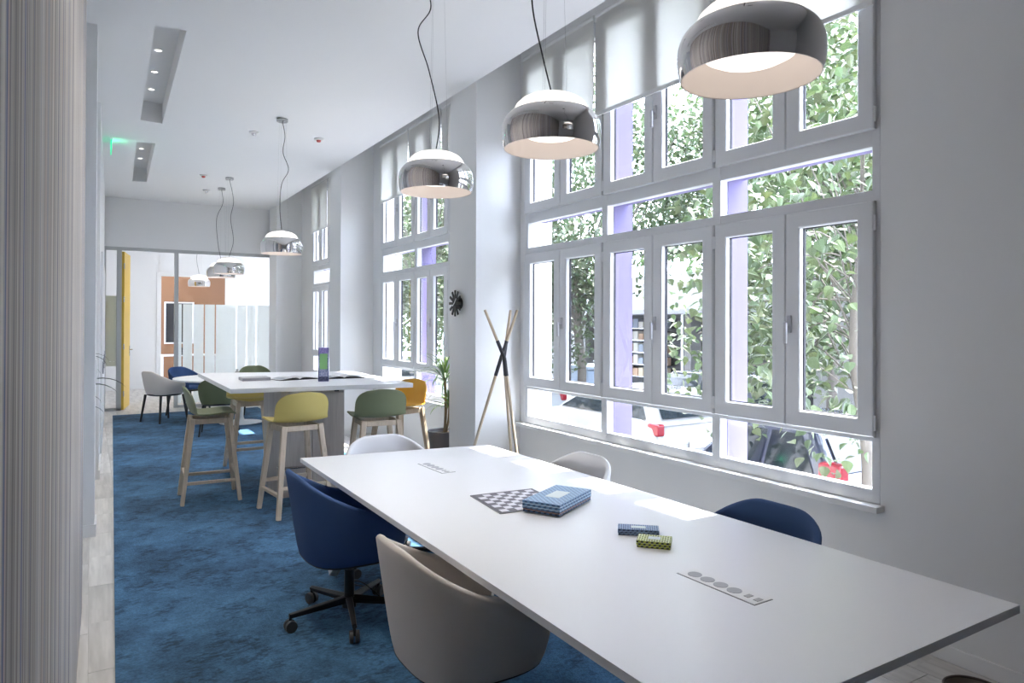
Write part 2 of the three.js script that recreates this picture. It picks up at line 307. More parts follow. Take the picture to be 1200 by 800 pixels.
{
  // the yellow door, swung open into the far room
  const d = new THREE.Group(); d.name = 'door_1'; d.userData = { kind: 'structure', label: 'yellow door standing open in the glass partition' }; scene.add(d);
  d.position.set(0.50, 0, FZ - 0.04); d.rotation.y = 1.42;
  const yl = std({ color: lin(0.72, 0.47, 0.06), roughness: 0.5 });
  mesh('leaf', [rbx(0, 0.86, 0.01, 2.86, -0.022, 0.022, 0.003)], yl, d);
  mesh('handle', [rbx(0.76, 0.80, 0.95, 1.14, 0.022, 0.03, 0.003), rod(V(0.78, 1.07, 0.025), V(0.78, 1.07, 0.075), 0.009), rod(V(0.78, 1.07, 0.07), V(0.65, 1.07, 0.07), 0.009), rbx(0.76, 0.80, 0.95, 1.14, -0.03, -0.022, 0.003), rod(V(0.78, 1.07, -0.025), V(0.78, 1.07, -0.075), 0.009), rod(V(0.78, 1.07, -0.07), V(0.65, 1.07, -0.07), 0.009)], M.steel, d);
  for (const y of [0.3, 1.15, 2.0, 2.6]) mesh('hinge', [rod(V(-0.012, y - 0.05, 0.02), V(-0.012, y + 0.05, 0.02), 0.01)], M.steel, d);
}
{
  const bz = -18.6;
  structure('wall_inner', [bx(-0.4, 1.44, 0, 3.6, bz - 0.12, bz), bx(2.90, 4.6, 0, 3.6, bz - 0.12, bz), bx(1.44, 2.90, 2.70, 3.6, bz - 0.12, bz), bx(-0.5, -0.4, 0, 3.6, -21, FZ - 0.1), bx(4.5, 4.6, 0, 3.6, -21, FZ - 0.1)], M.wall, 'white walls of the room behind the partition');
  structure('ceiling_inner', [bx(-0.5, 4.6, 3.55, 3.7, -21.4, FZ - 0.1)], M.ceiling);
  structure('wall_brown', [bx(0.6, 4.5, 0, 3.5, -21.1, -21)], std({ color: lin(0.30, 0.155, 0.08), roughness: 0.7 }), 'orange-brown wall seen through the far doorway');
  structure('trim_4', [rbx(1.35, 1.45, 0, 2.79, bz, bz + 0.02), rbx(2.89, 2.97, 0, 2.79, bz, bz + 0.02), rbx(1.352, 2.968, 2.69, 2.788, bz + 0.001, bz + 0.021)], M.trim, 'white door surround');
  const s = thing('wall_screen', 'black screen in a white frame on the brown wall', 'screen', [2.08, 1.0, -20.97]);
  mesh('frame', [rectFrame(-0.37, 0.37, 0, 1.14, 0.04, -0.02, 0.02, 0.003).rotateY(Math.PI / 2)], M.trim, s);
  mesh('panel', [rbx(-0.34, 0.34, 0.03, 1.11, -0.012, 0.008)], M.black, s);
  const dk = thing('desk', 'white desk in the brown room behind the open door', 'desk', [1.95, 0, -19.9]);
  mesh('desk_top', [rbx(-0.4, 0.9, 0.72, 0.75, -0.35, 0.35)], M.white, dk); mesh('side_panel', [rbx(-0.4, -0.36, 0, 0.72, -0.33, 0.33)], M.white, dk); mesh('side_panel', [rbx(0.86, 0.9, 0, 0.72, -0.33, 0.33)], M.white, dk);
  const ph = thing('desk_phone', 'black desk phone on the white desk', 'phone', [1.98, 0.75, -19.7]);
  mesh('body', [prism([[-0.09, 0.1], [0.09, 0.1], [0.09, -0.1], [-0.09, -0.1]], 0, 0.05, 0.008)], M.black, ph); mesh('screen', [rbx(-0.08, 0.08, 0.04, 0.19, -0.1, -0.075, 0.006)], M.black, ph); mesh('handset', [rbx(-0.085, -0.04, 0.05, 0.085, -0.08, 0.1, 0.012)], M.black, ph);
  const panel = (x, z, w, d, y, p) => { const m = new THREE.RectAreaLight(lin(1, 0.97, 0.93), p, w, d); m.position.set(x, y - 0.012, z); m.rotation.x = -Math.PI / 2; scene.add(m); const t = thing('ceiling_panel', z < -19 ? 'glowing ceiling panel in the brown room' : 'glowing ceiling panel in the room behind the partition', 'lamp', [x, y, z]); mesh('diffuser', [bx(-w / 2, w / 2, -0.008, 0.01, -d / 2, d / 2)], M.diffuser, t); mesh('rim', [rbx(-w / 2 - 0.02, w / 2 + 0.02, -0.004, 0.015, -d / 2 - 0.02, d / 2 + 0.02)], M.trim, t); };
  panel(2.2, -16.4, 2.4, 0.6, 3.53, 2.8); panel(2.0, -20.2, 1.2, 0.5, 3.53, 4);
}

// ---------------------------------------------------------------- meeting table
const TY = 0.74, far = [[1.142, -4.46], [2.41, -4.29]], near = [[2.448, -1.02], [1.134, -1.02]];
{
  const t = thing('meeting_table', 'long white meeting table with thin top and splayed grey legs', 'table');
  mesh('table_top', [prism([...far, ...near], TY - 0.004, TY, 0.001)], M.tableWhite, t);
  mesh('edge_band', [prism([...far, ...near], TY - 0.026, TY - 0.004)], M.tableWhite, t);
  mesh('under_frame', [rbx(1.5, 1.56, 0.66, TY - 0.026, -4.0, -1.4), rbx(2.02, 2.08, 0.66, TY - 0.026, -4.0, -1.4), rbx(1.5, 2.08, 0.66, TY - 0.026, -4.0, -3.94), rbx(1.5, 2.08, 0.66, TY - 0.026, -1.5, -1.44)], M.legPaint, t);
  for (const [ax, az, bx_, bz] of [[1.54, -3.9, 1.3, -4.3], [2.04, -3.9, 2.3, -4.2], [1.54, -1.5, 1.3, -1.2], [2.04, -1.5, 2.27, -1.22]]) mesh('leg', [bar(V(bx_, 0.045, bz), V(ax, 0.68, az), 0.055, 0.075, 0.006)], M.legPaint, t);
  const insert = (cx, cz, turn) => {
    const g = mesh('power_insert', [rbx(-0.042, 0.042, 0, 0.0035, -0.16, 0.16, 0.001, 1)], M.white, t); g.position.set(cx, TY - 0.001, cz); g.rotation.y = turn;
    const grey_ = std({ color: lin(0.42, 0.43, 0.46), roughness: 0.6 });
    for (let k = 0; k < 4; k++) mesh('socket', [new THREE.CylinderGeometry(0.024, 0.024, 0.003, 24).translate(-0.004, 0.003, -0.115 + k * 0.056)], grey_, g);
    for (let k = 0; k < 2; k++) mesh('data_port', [rbx(-0.016, 0.012, 0.001, 0.005, 0.098 + k * 0.036, 0.116 + k * 0.036, 0.001, 1)], M.tableEdge, g);
    mesh('gap', [rbx(-0.0445, -0.042, 0, 0.0016, -0.162, 0.162, 0.0005, 1), rbx(-0.0445, 0.0445, 0, 0.0016, 0.16, 0.163, 0.0005, 1)], M.gasket, g);
  };
  insert(1.780, -1.597, 0.02); insert(1.76, -3.765, 0.03);
}
// cables under the table
tag(mesh('power_cable', [tube([V(1.62, 0.022, -3.5), V(1.45, 0.03, -3.62), V(1.30, 0.16, -3.72), V(1.27, 0.10, -3.95), V(1.42, 0.026, -4.0), V(1.7, 0.022, -3.9)], 0.004, 60, 6)], M.black), 'thin black cable looping over the carpet under the table', 'cable');
tag(mesh('power_cable', [tube([V(1.75, 0.5, -1.6), V(1.72, 0.15, -1.75), V(1.55, 0.025, -1.9), V(1.62, 0.022, -2.05), V(1.8, 0.022, -1.85)], 0.005, 60, 6)], M.black), 'black cable hanging under the table near the beige chair', 'cable');

// ---------------------------------------------------------------- tub chairs
function tubGeometry({ a = 0.285, b = 0.30, n = 3.0, y0 = 0.36, ys = 0.46, armH = 0.62, backH = 0.80, phi = 2.42, th = 0.032, bot = 0.87, lean = 0.035, s0 = 1.75, s1 = 0.3 }) {
  const N = 56, K = 12, rows = [];
  for (let i = 0; i <= N; i++) {
    const f = mix(-phi, phi, i / N), c = Math.cos(f), s = Math.sin(f), R = Math.pow(Math.pow(Math.abs(c) / a, n) + Math.pow(Math.abs(s) / b, n), -1 / n);
    const w = smooth(s0, s1, Math.abs(f)), fr = smooth(phi - 0.55, phi, Math.abs(f)), H = mix(armH, backH, w) - 0.05 * fr * fr, row = [];
    const put = (r, y, ref) => { const t = clamp((ref - y0) / (H - y0)), k = mix(bot, 1, Math.sin(Math.pow(t, 0.75) * Math.PI / 2)), L = lean * w * t * t; row.push(V(-c * r * k - L, y, s * r * k)); };
    for (let j = 0; j <= K; j++) { const y = mix(y0, H, j / K); put(R, y, y); }
    put(R - th * 0.2, H + th * 0.28, H); put(R - th * 0.5, H + th * 0.4, H); put(R - th * 0.8, H + th * 0.28, H);
    for (let j = K; j >= 0; j--) { const y = mix(ys - 0.03, H, j / K); put(R - th, y, y); }
    rows.push(row);
  }
  const g = grid(rows), list = [g];
  for (const e of [0, N]) {                                               // the front ends of the arms
    const r = rows[e], m = r.length, pr = []; for (let j = 0; j < m / 2; j++) pr.push([r[j], r[m - 1 - j]]);
    list.push(grid(e ? pr.map(([p, q]) => [q, p]) : pr));
  }
  const out = merge(list.map((x) => { x.computeVertexNormals(); return x; })); out.deleteAttribute('normal');
  return smoothed(out);
}
function padGeometry(a, b, n, profile) {                                  // rings of a rounded plan outline, [scale, height]
  const rows = profile.map(([k, y]) => { const r = []; for (let i = 0; i <= 48; i++) { const f = i / 48 * 2 * Math.PI, c = Math.cos(f), s = Math.sin(f), R = Math.pow(Math.pow(Math.abs(c) / a, n) + Math.pow(Math.abs(s) / b, n), -1 / n); r.push(V(c * R * k, y, s * R * k)); } return r; });
  return smoothed(grid(rows));
}
const shellGeo = tubGeometry({});
const seatGeo = padGeometry(0.285, 0.30, 3.0, [[0.001, 0.365], [0.80, 0.366], [0.85, 0.385], [0.875, 0.43], [0.85, 0.462], [0.70, 0.475], [0.4, 0.478], [0.001, 0.476]]);
const trayGeo = padGeometry(0.285, 0.30, 3.0, [[0.001, 0.335], [0.6, 0.337], [0.82, 0.346], [0.875, 0.358], [0.86, 0.370], [0.001, 0.372]]);
const visitGeo = tubGeometry({ y0: 0.44, ys: 0.47, armH: 0.64, backH: 0.80, bot: 0.84, th: 0.028, a: 0.27, b: 0.28, s0: 1.7, s1: 0.3 });
const visitSeat = padGeometry(0.27, 0.28, 2.7, [[0.001, 0.445], [0.75, 0.446], [0.83, 0.455], [0.85, 0.475], [0.8, 0.49], [0.5, 0.495], [0.001, 0.495]]);
const visitTray = padGeometry(0.27, 0.28, 2.7, [[0.001, 0.415], [0.78, 0.418], [0.85, 0.43], [0.85, 0.446], [0.001, 0.446]]);
function tubChair(label, cloth_, x, z, turn, base, group, spin = 0) {
  const t = thing('tub_chair', label, 'chair', [x, base === 'star' ? 0.0095 : 0.0125, z], turn, group);
  if (base === 'star') {
    mesh('shell', shellGeo, cloth_, t); mesh('seat', seatGeo, cloth_, t); mesh('under_tray', trayGeo, M.black, t);
    const b = mesh('pedestal', [rod(V(0, 0.09, 0), V(0, 0.26, 0), 0.028, 0.026, 20), rod(V(0, 0.26, 0), V(0, 0.345, 0), 0.014, 0.014, 16), rod(V(0, 0.06, 0), V(0, 0.115, 0), 0.038, 0.034, 20)], M.blackMetal, t);
    for (let k = 0; k < 5; k++) {
      const f = spin + k * 2 * Math.PI / 5, dx = Math.cos(f), dz = Math.sin(f);
      mesh('base_arm', [bar(V(dx * 0.02, 0.10, dz * 0.02), V(dx * 0.325, 0.082, dz * 0.325), 0.036, 0.036, 0.006, 0.62)], M.blackMetal, t);
      const c = mesh('castor', [rod(V(dx * 0.318, 0.035, dz * 0.318), V(dx * 0.318, 0.085, dz * 0.318), 0.008)], M.blackMetal, t);
      const px = -dz, pz = dx;
      for (const s of [-1, 1]) mesh('wheel', [rod(V(dx * 0.318 + px * s * 0.006, 0.031, dz * 0.318 + pz * s * 0.006), V(dx * 0.318 + px * s * 0.024, 0.031, dz * 0.318 + pz * s * 0.024), 0.031, 0.029, 20)], M.castor, c);
    }
  } else {
    mesh('shell', visitGeo, cloth_, t); mesh('seat', visitSeat, cloth_, t); mesh('under_tray', visitTray, M.black, t);
    for (const [sx, sz] of [[1, 1], [1, -1], [-1, 1], [-1, -1]]) mesh('leg', [bar(V(sx * 0.24, 0, sz * 0.25), V(sx * 0.19, 0.43, sz * 0.2), 0.022, 0.022, 0.004, 1.5)], M.black, t);
  }
  return t;
}
tubChair('dark blue tub chair on black castors, at the table beside the carpet aisle', M.blueCloth, 1.206, -3.673, 0.0, 'star', 'meeting chairs', 0.55);
tubChair('beige tub chair at the aisle side of the meeting table', M.beigeCloth, 1.22, -2.33, 0.0, 'star', 'meeting chairs', 0.2);
tubChair('white tub chair at the short end of the meeting table, backed by the bar stools', M.whiteCloth, 1.72, -4.30, -Math.PI / 2, 'star', 'meeting chairs');
tubChair('white tub chair tucked in between the meeting table and window wall', M.whiteCloth, 2.26, -3.30, Math.PI, 'star', 'meeting chairs');
tubChair('dark blue tub chair tucked in between the meeting table and window wall', M.blueCloth, 2.26, -1.98, Math.PI, 'star', 'meeting chairs');

// ---------------------------------------------------------------- pendant lamps
function lathe(pts, seg = 64) { return new THREE.LatheGeometry(pts.map(([r, y]) => new THREE.Vector2(r, y)), seg); }
const R0 = 0.225;
const outerCurve = new THREE.SplineCurve([[0.95, 0], [0.985, 0.14], [1.0, 0.30], [0.985, 0.46], [0.93, 0.60], [0.84, 0.70], [0.77, 0.745]].map(([r, y]) => new THREE.Vector2(r * R0, y * R0))).getPoints(28);
const shadeGeo = new THREE.LatheGeometry(outerCurve, 72);
const innerGeo = new THREE.LatheGeometry([...outerCurve.map((p) => new THREE.Vector2(p.x - 0.003, p.y + (p.y < 0.003 ? 0 : 0.0005)))].reverse().concat([outerCurve[0]]), 72);
const domeGeo = lathe([[0.765, 0.745], [0.745, 0.80], [0.70, 0.88], [0.61, 0.965], [0.48, 1.03], [0.30, 1.07], [0.16, 1.08], [0.0005, 1.08]].map(([r, y]) => [r * R0, y * R0]));
const bowlGeo = lathe([[0.0005, 0.20], [0.25, 0.21], [0.48, 0.25], [0.62, 0.32], [0.70, 0.42], [0.745, 0.56], [0.76, 0.735]].map(([r, y]) => [r * R0, y * R0]));
const capGeo = lathe([[0.0005, 0.262], [0.012, 0.262], [0.03, 0.252], [0.04, 0.241]]);
function pendant(label, x, y, z, wig, lit = 1, top = CY, wires = true) {
  const t = thing('pendant_lamp', label, 'lamp', [x, y, z], 0, 'chrome pendant lamps');
  const sh = mesh('shade', shadeGeo, M.chrome, t); mesh('lining', innerGeo, M.shadeInner, sh);
  mesh('dome', domeGeo, M.opal, t); mesh('diffuser', bowlGeo, M.diffuser, t); mesh('cap', capGeo, M.trim, t);
  const h = top - y, pts = [V(0, 0.258, 0)]; wig.forEach(([f, dx, dz]) => pts.push(V(dx, mix(0.258, h, f), dz))); pts.push(V(0, h - 0.02, 0));
  mesh('cord', [tube(pts, 0.0036, 80, 6)], M.black, t);
  if (wires) for (const a of [0.5, 2.6, 4.7]) mesh('suspension_wire', [rod(V(Math.cos(a) * 0.07, 0.238, Math.sin(a) * 0.07), V(Math.cos(a) * 0.04, h - 0.02, Math.sin(a) * 0.04), 0.0006, 0.0006, 5)], M.steel, t);
  mesh('canopy', [lathe([[0.0005, h - 0.035], [0.055, h - 0.035], [0.06, h - 0.03], [0.06, h - 0.001], [0.0005, h - 0.001]], 32)], M.steel, t);
  const down = new THREE.SpotLight(lin(1, 0.90, 0.82), 0.8 * lit, 0, 1.25, 0.6, 2); down.position.set(x, y + 0.03, z); down.target.position.set(x, 0, z); down.castShadow = true; down.shadow.radius = 6; scene.add(down, down.target);
}
pendant('chrome pendant lamp hanging over the near half of the white table', 1.78, 2.378, -1.489, [[0.2, -0.05, 0.0], [0.5, -0.1, 0.02], [0.8, 0.02, 0]]);
pendant('chrome pendant lamp hanging over the middle of the white table', 1.78, 2.388, -2.598, [[0.12, -0.06, 0.02], [0.3, -0.13, 0.04], [0.45, -0.12, 0.04], [0.62, -0.03, 0.0], [0.8, 0.03, 0]]);
pendant('chrome pendant lamp hanging over the far half of the white table', 1.78, 2.386, -3.825, [[0.15, 0.02, 0], [0.4, -0.05, 0], [0.58, -0.13, 0.02], [0.72, -0.04, 0], [0.86, -0.06, 0]]);
pendant('chrome pendant lamp hanging over the counter table', 1.78, 2.345, -7.79, [[0.2, -0.02, 0], [0.42, 0.0, 0], [0.55, 0.07, 0], [0.7, 0.01, 0], [0.85, 0.03, 0]]);
pendant('chrome pendant lamp over the far table, hiding another lamp behind it', 1.82, 2.34, -11.4, [[0.2, 0.06, 0], [0.5, 0.02, 0], [0.7, 0.06, 0]]);
pendant('chrome pendant lamp half hidden behind the one over the far table', 1.85, 2.34, -12.35, [[0.3, -0.06, 0], [0.6, -0.07, 0], [0.8, 0.02, 0]]);
pendant('pendant lamp hanging in the room behind the glass partition', 2.0, 2.36, -16.3, [[0.4, -0.05, 0], [0.8, 0.03, 0]], 1, 3.55);

// ---------------------------------------------------------------- ceiling fittings
{
  const spot = (s, ks, where) => ks.forEach((k) => {
    const a = s[0], b = s[3], x = mix(a[0], b[0], k) + 0.085, z = mix(a[1], b[1], k), y = CY + 0.216;
    const t = thing('downlight', 'small round downlight set in the ' + where, 'lamp', [x, y, z], 0, 'downlights in the ' + where);
    mesh('ring', [new THREE.TorusGeometry(0.03, 0.005, 8, 24).rotateX(Math.PI / 2)], M.trim, t);
    mesh('bulb', [new THREE.CylinderGeometry(0.027, 0.027, 0.006, 20)], std({ color: 0xffffff, emissive: lin(1, 0.95, 0.85), emissiveIntensity: 3 }), t);
    const l = new THREE.SpotLight(lin(1, 0.95, 0.88), 4.0, 0, 0.62, 0.9, 2); l.position.set(x, y - 0.012, z); l.target.position.set(x, 0, z); l.castShadow = true; scene.add(l, l.target);
  });
  spot(slotA, [0.16, 0.40, 0.62, 0.83], 'nearer ceiling slot'); spot(slotB, [0.2, 0.48, 0.72], 'farther ceiling slot'); spot(addedSlot, [0.16, 0.40, 0.62, 0.83], 'added unseen ceiling slot beside the striped wall');  // last set added out of view to brighten the aisle side of the chairs
  const ex = thing('exit_sign', 'small glowing green exit sign on the ceiling by the left wall', 'sign', [0.205, 3.665, -9.8]);
  mesh('plate', [rbx(-0.006, 0.006, 0, 0.13, -0.15, 0.15, 0.003)], std({ color: lin(0.05, 0.5, 0.25), emissive: lin(0.02, 0.75, 0.35), emissiveIntensity: 0.9, roughness: 0.4 }), ex);
  mesh('bracket', [rbx(-0.014, 0.014, 0.128, 0.155, -0.1, 0.1, 0.003)], M.trim, ex);
  const gl = new THREE.PointLight(lin(0.1, 1, 0.5), 0.03); gl.position.set(0.24, 3.73, -9.8); gl.castShadow = true; scene.add(gl);
  const det = (name, label, x, z, red) => { const t = thing(name, label, 'detector', [x, CY, z]); mesh('base', [lathe([[0.0005, -0.02], [0.05, -0.02], [0.055, 0], [0.0005, 0]], 24)], M.trim, t); mesh('sensor', [lathe([[0.0005, -0.045], [0.022, -0.04], [0.028, -0.02]], 20)], red ? std({ color: lin(0.5, 0.08, 0.06), roughness: 0.5 }) : M.steel, t); };
  det('smoke_detector', 'white round smoke detector on the ceiling near the counter lamp', 1.62, -8.5, false);
  det('smoke_detector', 'ceiling detector with a red tip above the far table', 1.45, -11.4, true);
  det('smoke_detector', 'ceiling detector by the pier with a small red tip', 2.35, -8.4, true);
  det('smoke_detector', 'small steel ceiling detector near the partition wall', 1.66, -12.7, false);
}

// ---------------------------------------------------------------- counter table and bar stools
const BY = 1.04;
{
  const t = thing('counter_table', 'high counter table with a white top on a grey oak column', 'table');
  mesh('table_top', [prism([[1.005, -6.19], [2.56, -5.98], [2.60, -7.75], [1.01, -8.3]], BY - 0.04, BY, 0.003)], M.tableWhite, t);
  const c = mesh('column', [bx(1.475, 2.06, 0.01, BY - 0.04, -7.17, -6.45)], M.greyOak, t);
  mesh('door_panel', [rbx(1.762, 2.055, 0.04, 0.94, -6.452, -6.442, 0.002, 1)], M.greyOak, c); mesh('door_panel', [rbx(1.48, 1.754, 0.04, 0.94, -6.452, -6.442, 0.002, 1)], M.greyOak, c);
  mesh('socket', [rbx(1.965, 2.005, 0.952, 0.992, -6.454, -6.436, 0.003)], M.gasket, c);
  mesh('foot_rail', [tube([V(1.46, 0.3, -6.44), V(1.44, 0.3, -6.37), V(1.5, 0.3, -6.34), V(2.04, 0.3, -6.34), V(2.1, 0.3, -6.37), V(2.08, 0.3, -6.44)], 0.011, 40, 8)], M.steel, t);
}
// one-piece stool shell: seat pan flowing up into a low rounded back (faces local +x)
const stoolShell = (() => {
  const prof = new THREE.SplineCurve([[0.205, -0.012], [0.19, 0.002], [0.12, 0.004], [0.0, -0.006], [-0.10, -0.004], [-0.155, 0.022], [-0.185, 0.075], [-0.205, 0.15], [-0.222, 0.225], [-0.228, 0.255]].map(([x, y]) => new THREE.Vector2(x, y)));
  const S = 40, Wn = 20, top = [], bottom = [], pts = prof.getSpacedPoints(S);
  for (let i = 0; i <= S; i++) {
    const s = i / S, p = pts[i], q = pts[Math.min(S, i + 1)], o = pts[Math.max(0, i - 1)], tx = q.x - o.x, ty = q.y - o.y, L = Math.hypot(tx, ty), nx = ty / L, ny = -tx / L;
    const e0 = clamp((0.16 - s) / 0.16), e1 = clamp((s - 0.74) / 0.26), hw = 0.235 * Math.pow(Math.max(0.02, 1 - Math.pow(e0, 3.4)), 1 / 3.0) * Math.pow(Math.max(0.004, 1 - Math.pow(e1, 3.0)), 1 / 2.8) * mix(1, 0.97, smooth(0.5, 0.7, s));
    const back = smooth(0.48, 0.72, s), rt = [], rb = [];
    for (let j = 0; j <= Wn; j++) {
      const w = mix(-1, 1, j / Wn), z = w * hw, edge = (w * hw / 0.235) ** 2, x = p.x + back * 0.055 * edge, y = p.y + (1 - back) * 0.022 * edge, th = 0.011;
      rt.push(V(x, y, z)); rb.push(V(x + nx * th, y + ny * th * 1, z * 0.985));
    }
    top.push(rt); bottom.push(rb.slice().reverse());
  }
  const rim = [], ring = []; const per = (A, f) => { const r = []; for (let j = 0; j <= Wn; j++) r.push(A[0][f(j)]); for (let i = 1; i <= S; i++) r.push(A[i][f(Wn)]); for (let j = Wn - 1; j >= 0; j--) r.push(A[S][f(j)]); for (let i = S - 1; i >= 0; i--) r.push(A[i][f(0)]); return r; };
  rim.push(per(top, (j) => j), per(bottom, (j) => Wn - j));
  const g = merge([grid(top), grid(bottom), grid(rim)].map((x) => { x.computeVertexNormals(); return x; })); g.deleteAttribute('normal');
  return smoothed(g).translate(0, 0.755, 0);
})();
function stool(label, mat, x, z, turn) {
  const t = thing('bar_stool', label, 'stool', [x, 0.0135, z], turn, 'bar stools');
  mesh('shell', stoolShell, mat, t);
  const f = 0.225, u = 0.15, ht = 0.735, leg = (sx, sz, k) => V(mix(sx * f * 1.04, sx * u, k), mix(0, ht, k), mix(sz * f, sz * u * 1.02, k));
  for (const sx of [-1, 1]) for (const sz of [-1, 1]) mesh('leg', [metreUV(bar(leg(sx, sz, 0), leg(sx, sz, 1), 0.033, 0.038, 0.006, 1.3))], M.oak, t);
  mesh('seat_frame', [bar(leg(-1, -1, 0.965), leg(1, -1, 0.965), 0.045, 0.022), bar(leg(-1, 1, 0.965), leg(1, 1, 0.965), 0.045, 0.022), bar(leg(-1, -1, 0.965), leg(-1, 1, 0.965), 0.022, 0.045), bar(leg(1, -1, 0.965), leg(1, 1, 0.965), 0.022, 0.045)].map(metreUV), M.oak, t);
  for (const [a, b, k] of [[[1, -1], [1, 1], 0.33], [[-1, -1], [-1, 1], 0.33], [[-1, -1], [1, -1], 0.25], [[-1, 1], [1, 1], 0.25]]) mesh('stretcher', [metreUV(bar(leg(...a, k), leg(...b, k), 0.026, 0.03))], M.oak, t);
}
stool('green bar stool seen side on at the carpet aisle end of the counter', M.greenShell, 0.93, -6.80, -0.05);
stool('yellow bar stool with its back to the meeting table', M.yellowShell, 1.49, -5.98, Math.PI / 2 + 0.12);
stool('green bar stool behind the white end chair, back turned to it', M.greenShell, 2.19, -5.93, Math.PI / 2 - 0.1);
stool('orange-yellow bar stool at the window end of the counter', M.orangeShell, 2.66, -6.55, Math.PI + 0.35);
stool('yellow bar stool pushed under the far side of the counter', M.yellowShell, 1.50, -7.95, -Math.PI / 2);

// ---------------------------------------------------------------- far table with four chairs
{
  const t = thing('far_table', 'oval pale table near the partition, beyond the counter', 'table', [2.05, 0.009, -11.65]);
  const e = []; for (let i = 0; i < 48; i++) { const f = i / 48 * 2 * Math.PI; e.push([0.98 * Math.sign(Math.cos(f)) * Math.abs(Math.cos(f)) ** 0.9, 0.80 * Math.sign(Math.sin(f)) * Math.abs(Math.sin(f)) ** 0.9]); }
  mesh('table_top', [prism(e, 0.70, 0.725, 0.003)], M.tableWhite, t);
  mesh('pedestal', [lathe([[0.0005, 0], [0.32, 0], [0.32, 0.012], [0.06, 0.03], [0.04, 0.1], [0.04, 0.66], [0.12, 0.70], [0.0005, 0.70]], 32)], M.white, t);
}
tubChair('beige tub chair on thin black legs at the far table', M.beigeCloth, 1.02, -12.38, 0.5, 'legs', 'chairs round the far table');
tubChair('blue tub chair on black legs behind the far table', M.blueCloth, 1.45, -13.05, -0.95, 'legs', 'chairs round the far table');
tubChair('green tub chair on black legs, back to the counter', M.greenCloth, 1.58, -10.60, Math.PI / 2 - 0.2, 'legs', 'chairs round the far table');
tubChair('green tub chair on the partition side of the far table', M.greenCloth, 2.50, -12.75, -Math.PI / 2, 'legs', 'chairs round the far table');
{
  const t = thing('waste_basket', 'taupe round waste basket on the floor by the window wall', 'basket', [2.90, 0.003, -1.36]);
  mesh('body', [lathe([[0.0005, 0], [0.085, 0], [0.105, 0.2], [0.10, 0.2], [0.08, 0.01], [0.0005, 0.008]], 40)], std({ color: lin(0.30, 0.25, 0.21), roughness: 0.7 }), t);
  mesh('rim', [new THREE.TorusGeometry(0.1025, 0.005, 10, 40).rotateX(Math.PI / 2).translate(0, 0.202, 0)], std({ color: lin(0.08, 0.06, 0.05), roughness: 0.5 }), t);
}
tag(mesh('small_vase', [lathe([[0.0005, 0], [0.05, 0], [0.06, 0.02], [0.058, 0.06], [0.03, 0.10], [0.016, 0.12], [0.018, 0.145], [0.013, 0.145]], 32).translate(1.93, 0.734, -11.3)], std({ color: lin(0.28, 0.28, 0.26), roughness: 0.5 })), 'small grey bottle vase on the far table', 'vase');

// ---------------------------------------------------------------- things on the counter
const paper = (fn, w = 256, h = 256) => tex(w, h, fn);
{
  tag(mesh('grey_tray', [rbx(-0.13, 0.13, 0, 0.03, -0.10, 0.10, 0.004).translate(1.36, BY, -7.03)], std({ color: lin(0.36, 0.36, 0.37), roughness: 0.5 })), 'flat grey box lying on the counter', 'box');
  const page = std({ map: paper((u, v) => { const pic = v > 0.52 && v < 0.92 && u > 0.08 && u < 0.9, ln = Math.floor(v * 40) % 2 === 0 && u > 0.1 && u < 0.9 && v > 0.1 && v < 0.48; const n = fbm(u, v, 6, 3); return pic ? [90 + 120 * n, 96 + 120 * n, 104 + 120 * n] : ln ? grey(165) : grey(232); }), roughness: 0.4 });
  const mag = (label, x, z, turn, y = BY) => {
    const t = thing('magazine', label, 'magazine', [x, y, z], turn, 'magazines on the counter');
    for (const s of [-1, 1]) { const rows = []; for (let i = 0; i <= 10; i++) { const k = i / 10, yy = 0.006 + 0.02 * Math.sin(Math.PI * Math.pow(k, 0.6)) * (1 - 0.3 * k); rows.push([V(s * 0.2 * k, yy, -0.13), V(s * 0.2 * k, yy, 0.13)]); } const g = grid(s > 0 ? rows : rows.map((r) => r.slice().reverse())); g.computeVertexNormals(); mesh('page', g, page, t); }
    mesh('cover', [rbx(-0.2, 0.2, 0.0005, 0.005, -0.131, 0.131, 0.002, 1)], M.black, t);
  };
  mag('open magazine lying next to the grey box on the counter', 1.72, -6.98, 0.2); mag('open magazine lying beside the upright green box', 2.18, -6.92, -0.1);
  const face = std({ map: paper((u, v) => { const b = u < 0.07 || u > 0.93 || v < 0.02; const g = u > 0.14 && u < 0.86 && v > 0.36 && v < 0.82; const n = vnoise(u * 14, v * 40, 14, 40, 5); return b ? [62, 66, 120] : g ? [142, 196, 128] : v > 0.82 ? [120 + 60 * n, 112 + 50 * n, 180 + 40 * n] : v < 0.14 ? [52 + 60 * n, 56 + 60 * n, 92 + 50 * n] : [110 + 90 * n, 120 + 80 * n, 165 + 50 * n]; }, 128, 384), roughness: 0.4 });
  const side = std({ map: paper((u, v) => { const n = vnoise(u * 4, v * 24, 4, 24, 15); return [180 + 55 * n, 196 + 45 * n, 215 + 35 * n]; }, 64, 256), roughness: 0.45 });
  const t = thing('display_box', 'tall narrow printed box with a green front standing on the counter', 'box', [1.905, BY, -6.60], -0.3);
  mesh('carton', [new THREE.BoxGeometry(0.096, 0.32, 0.08).translate(0, 0.16, 0)], side, t);
  mesh('front_print', [new THREE.BoxGeometry(0.096, 0.32, 0.002).translate(0, 0.16, 0.041)], face, t);
}
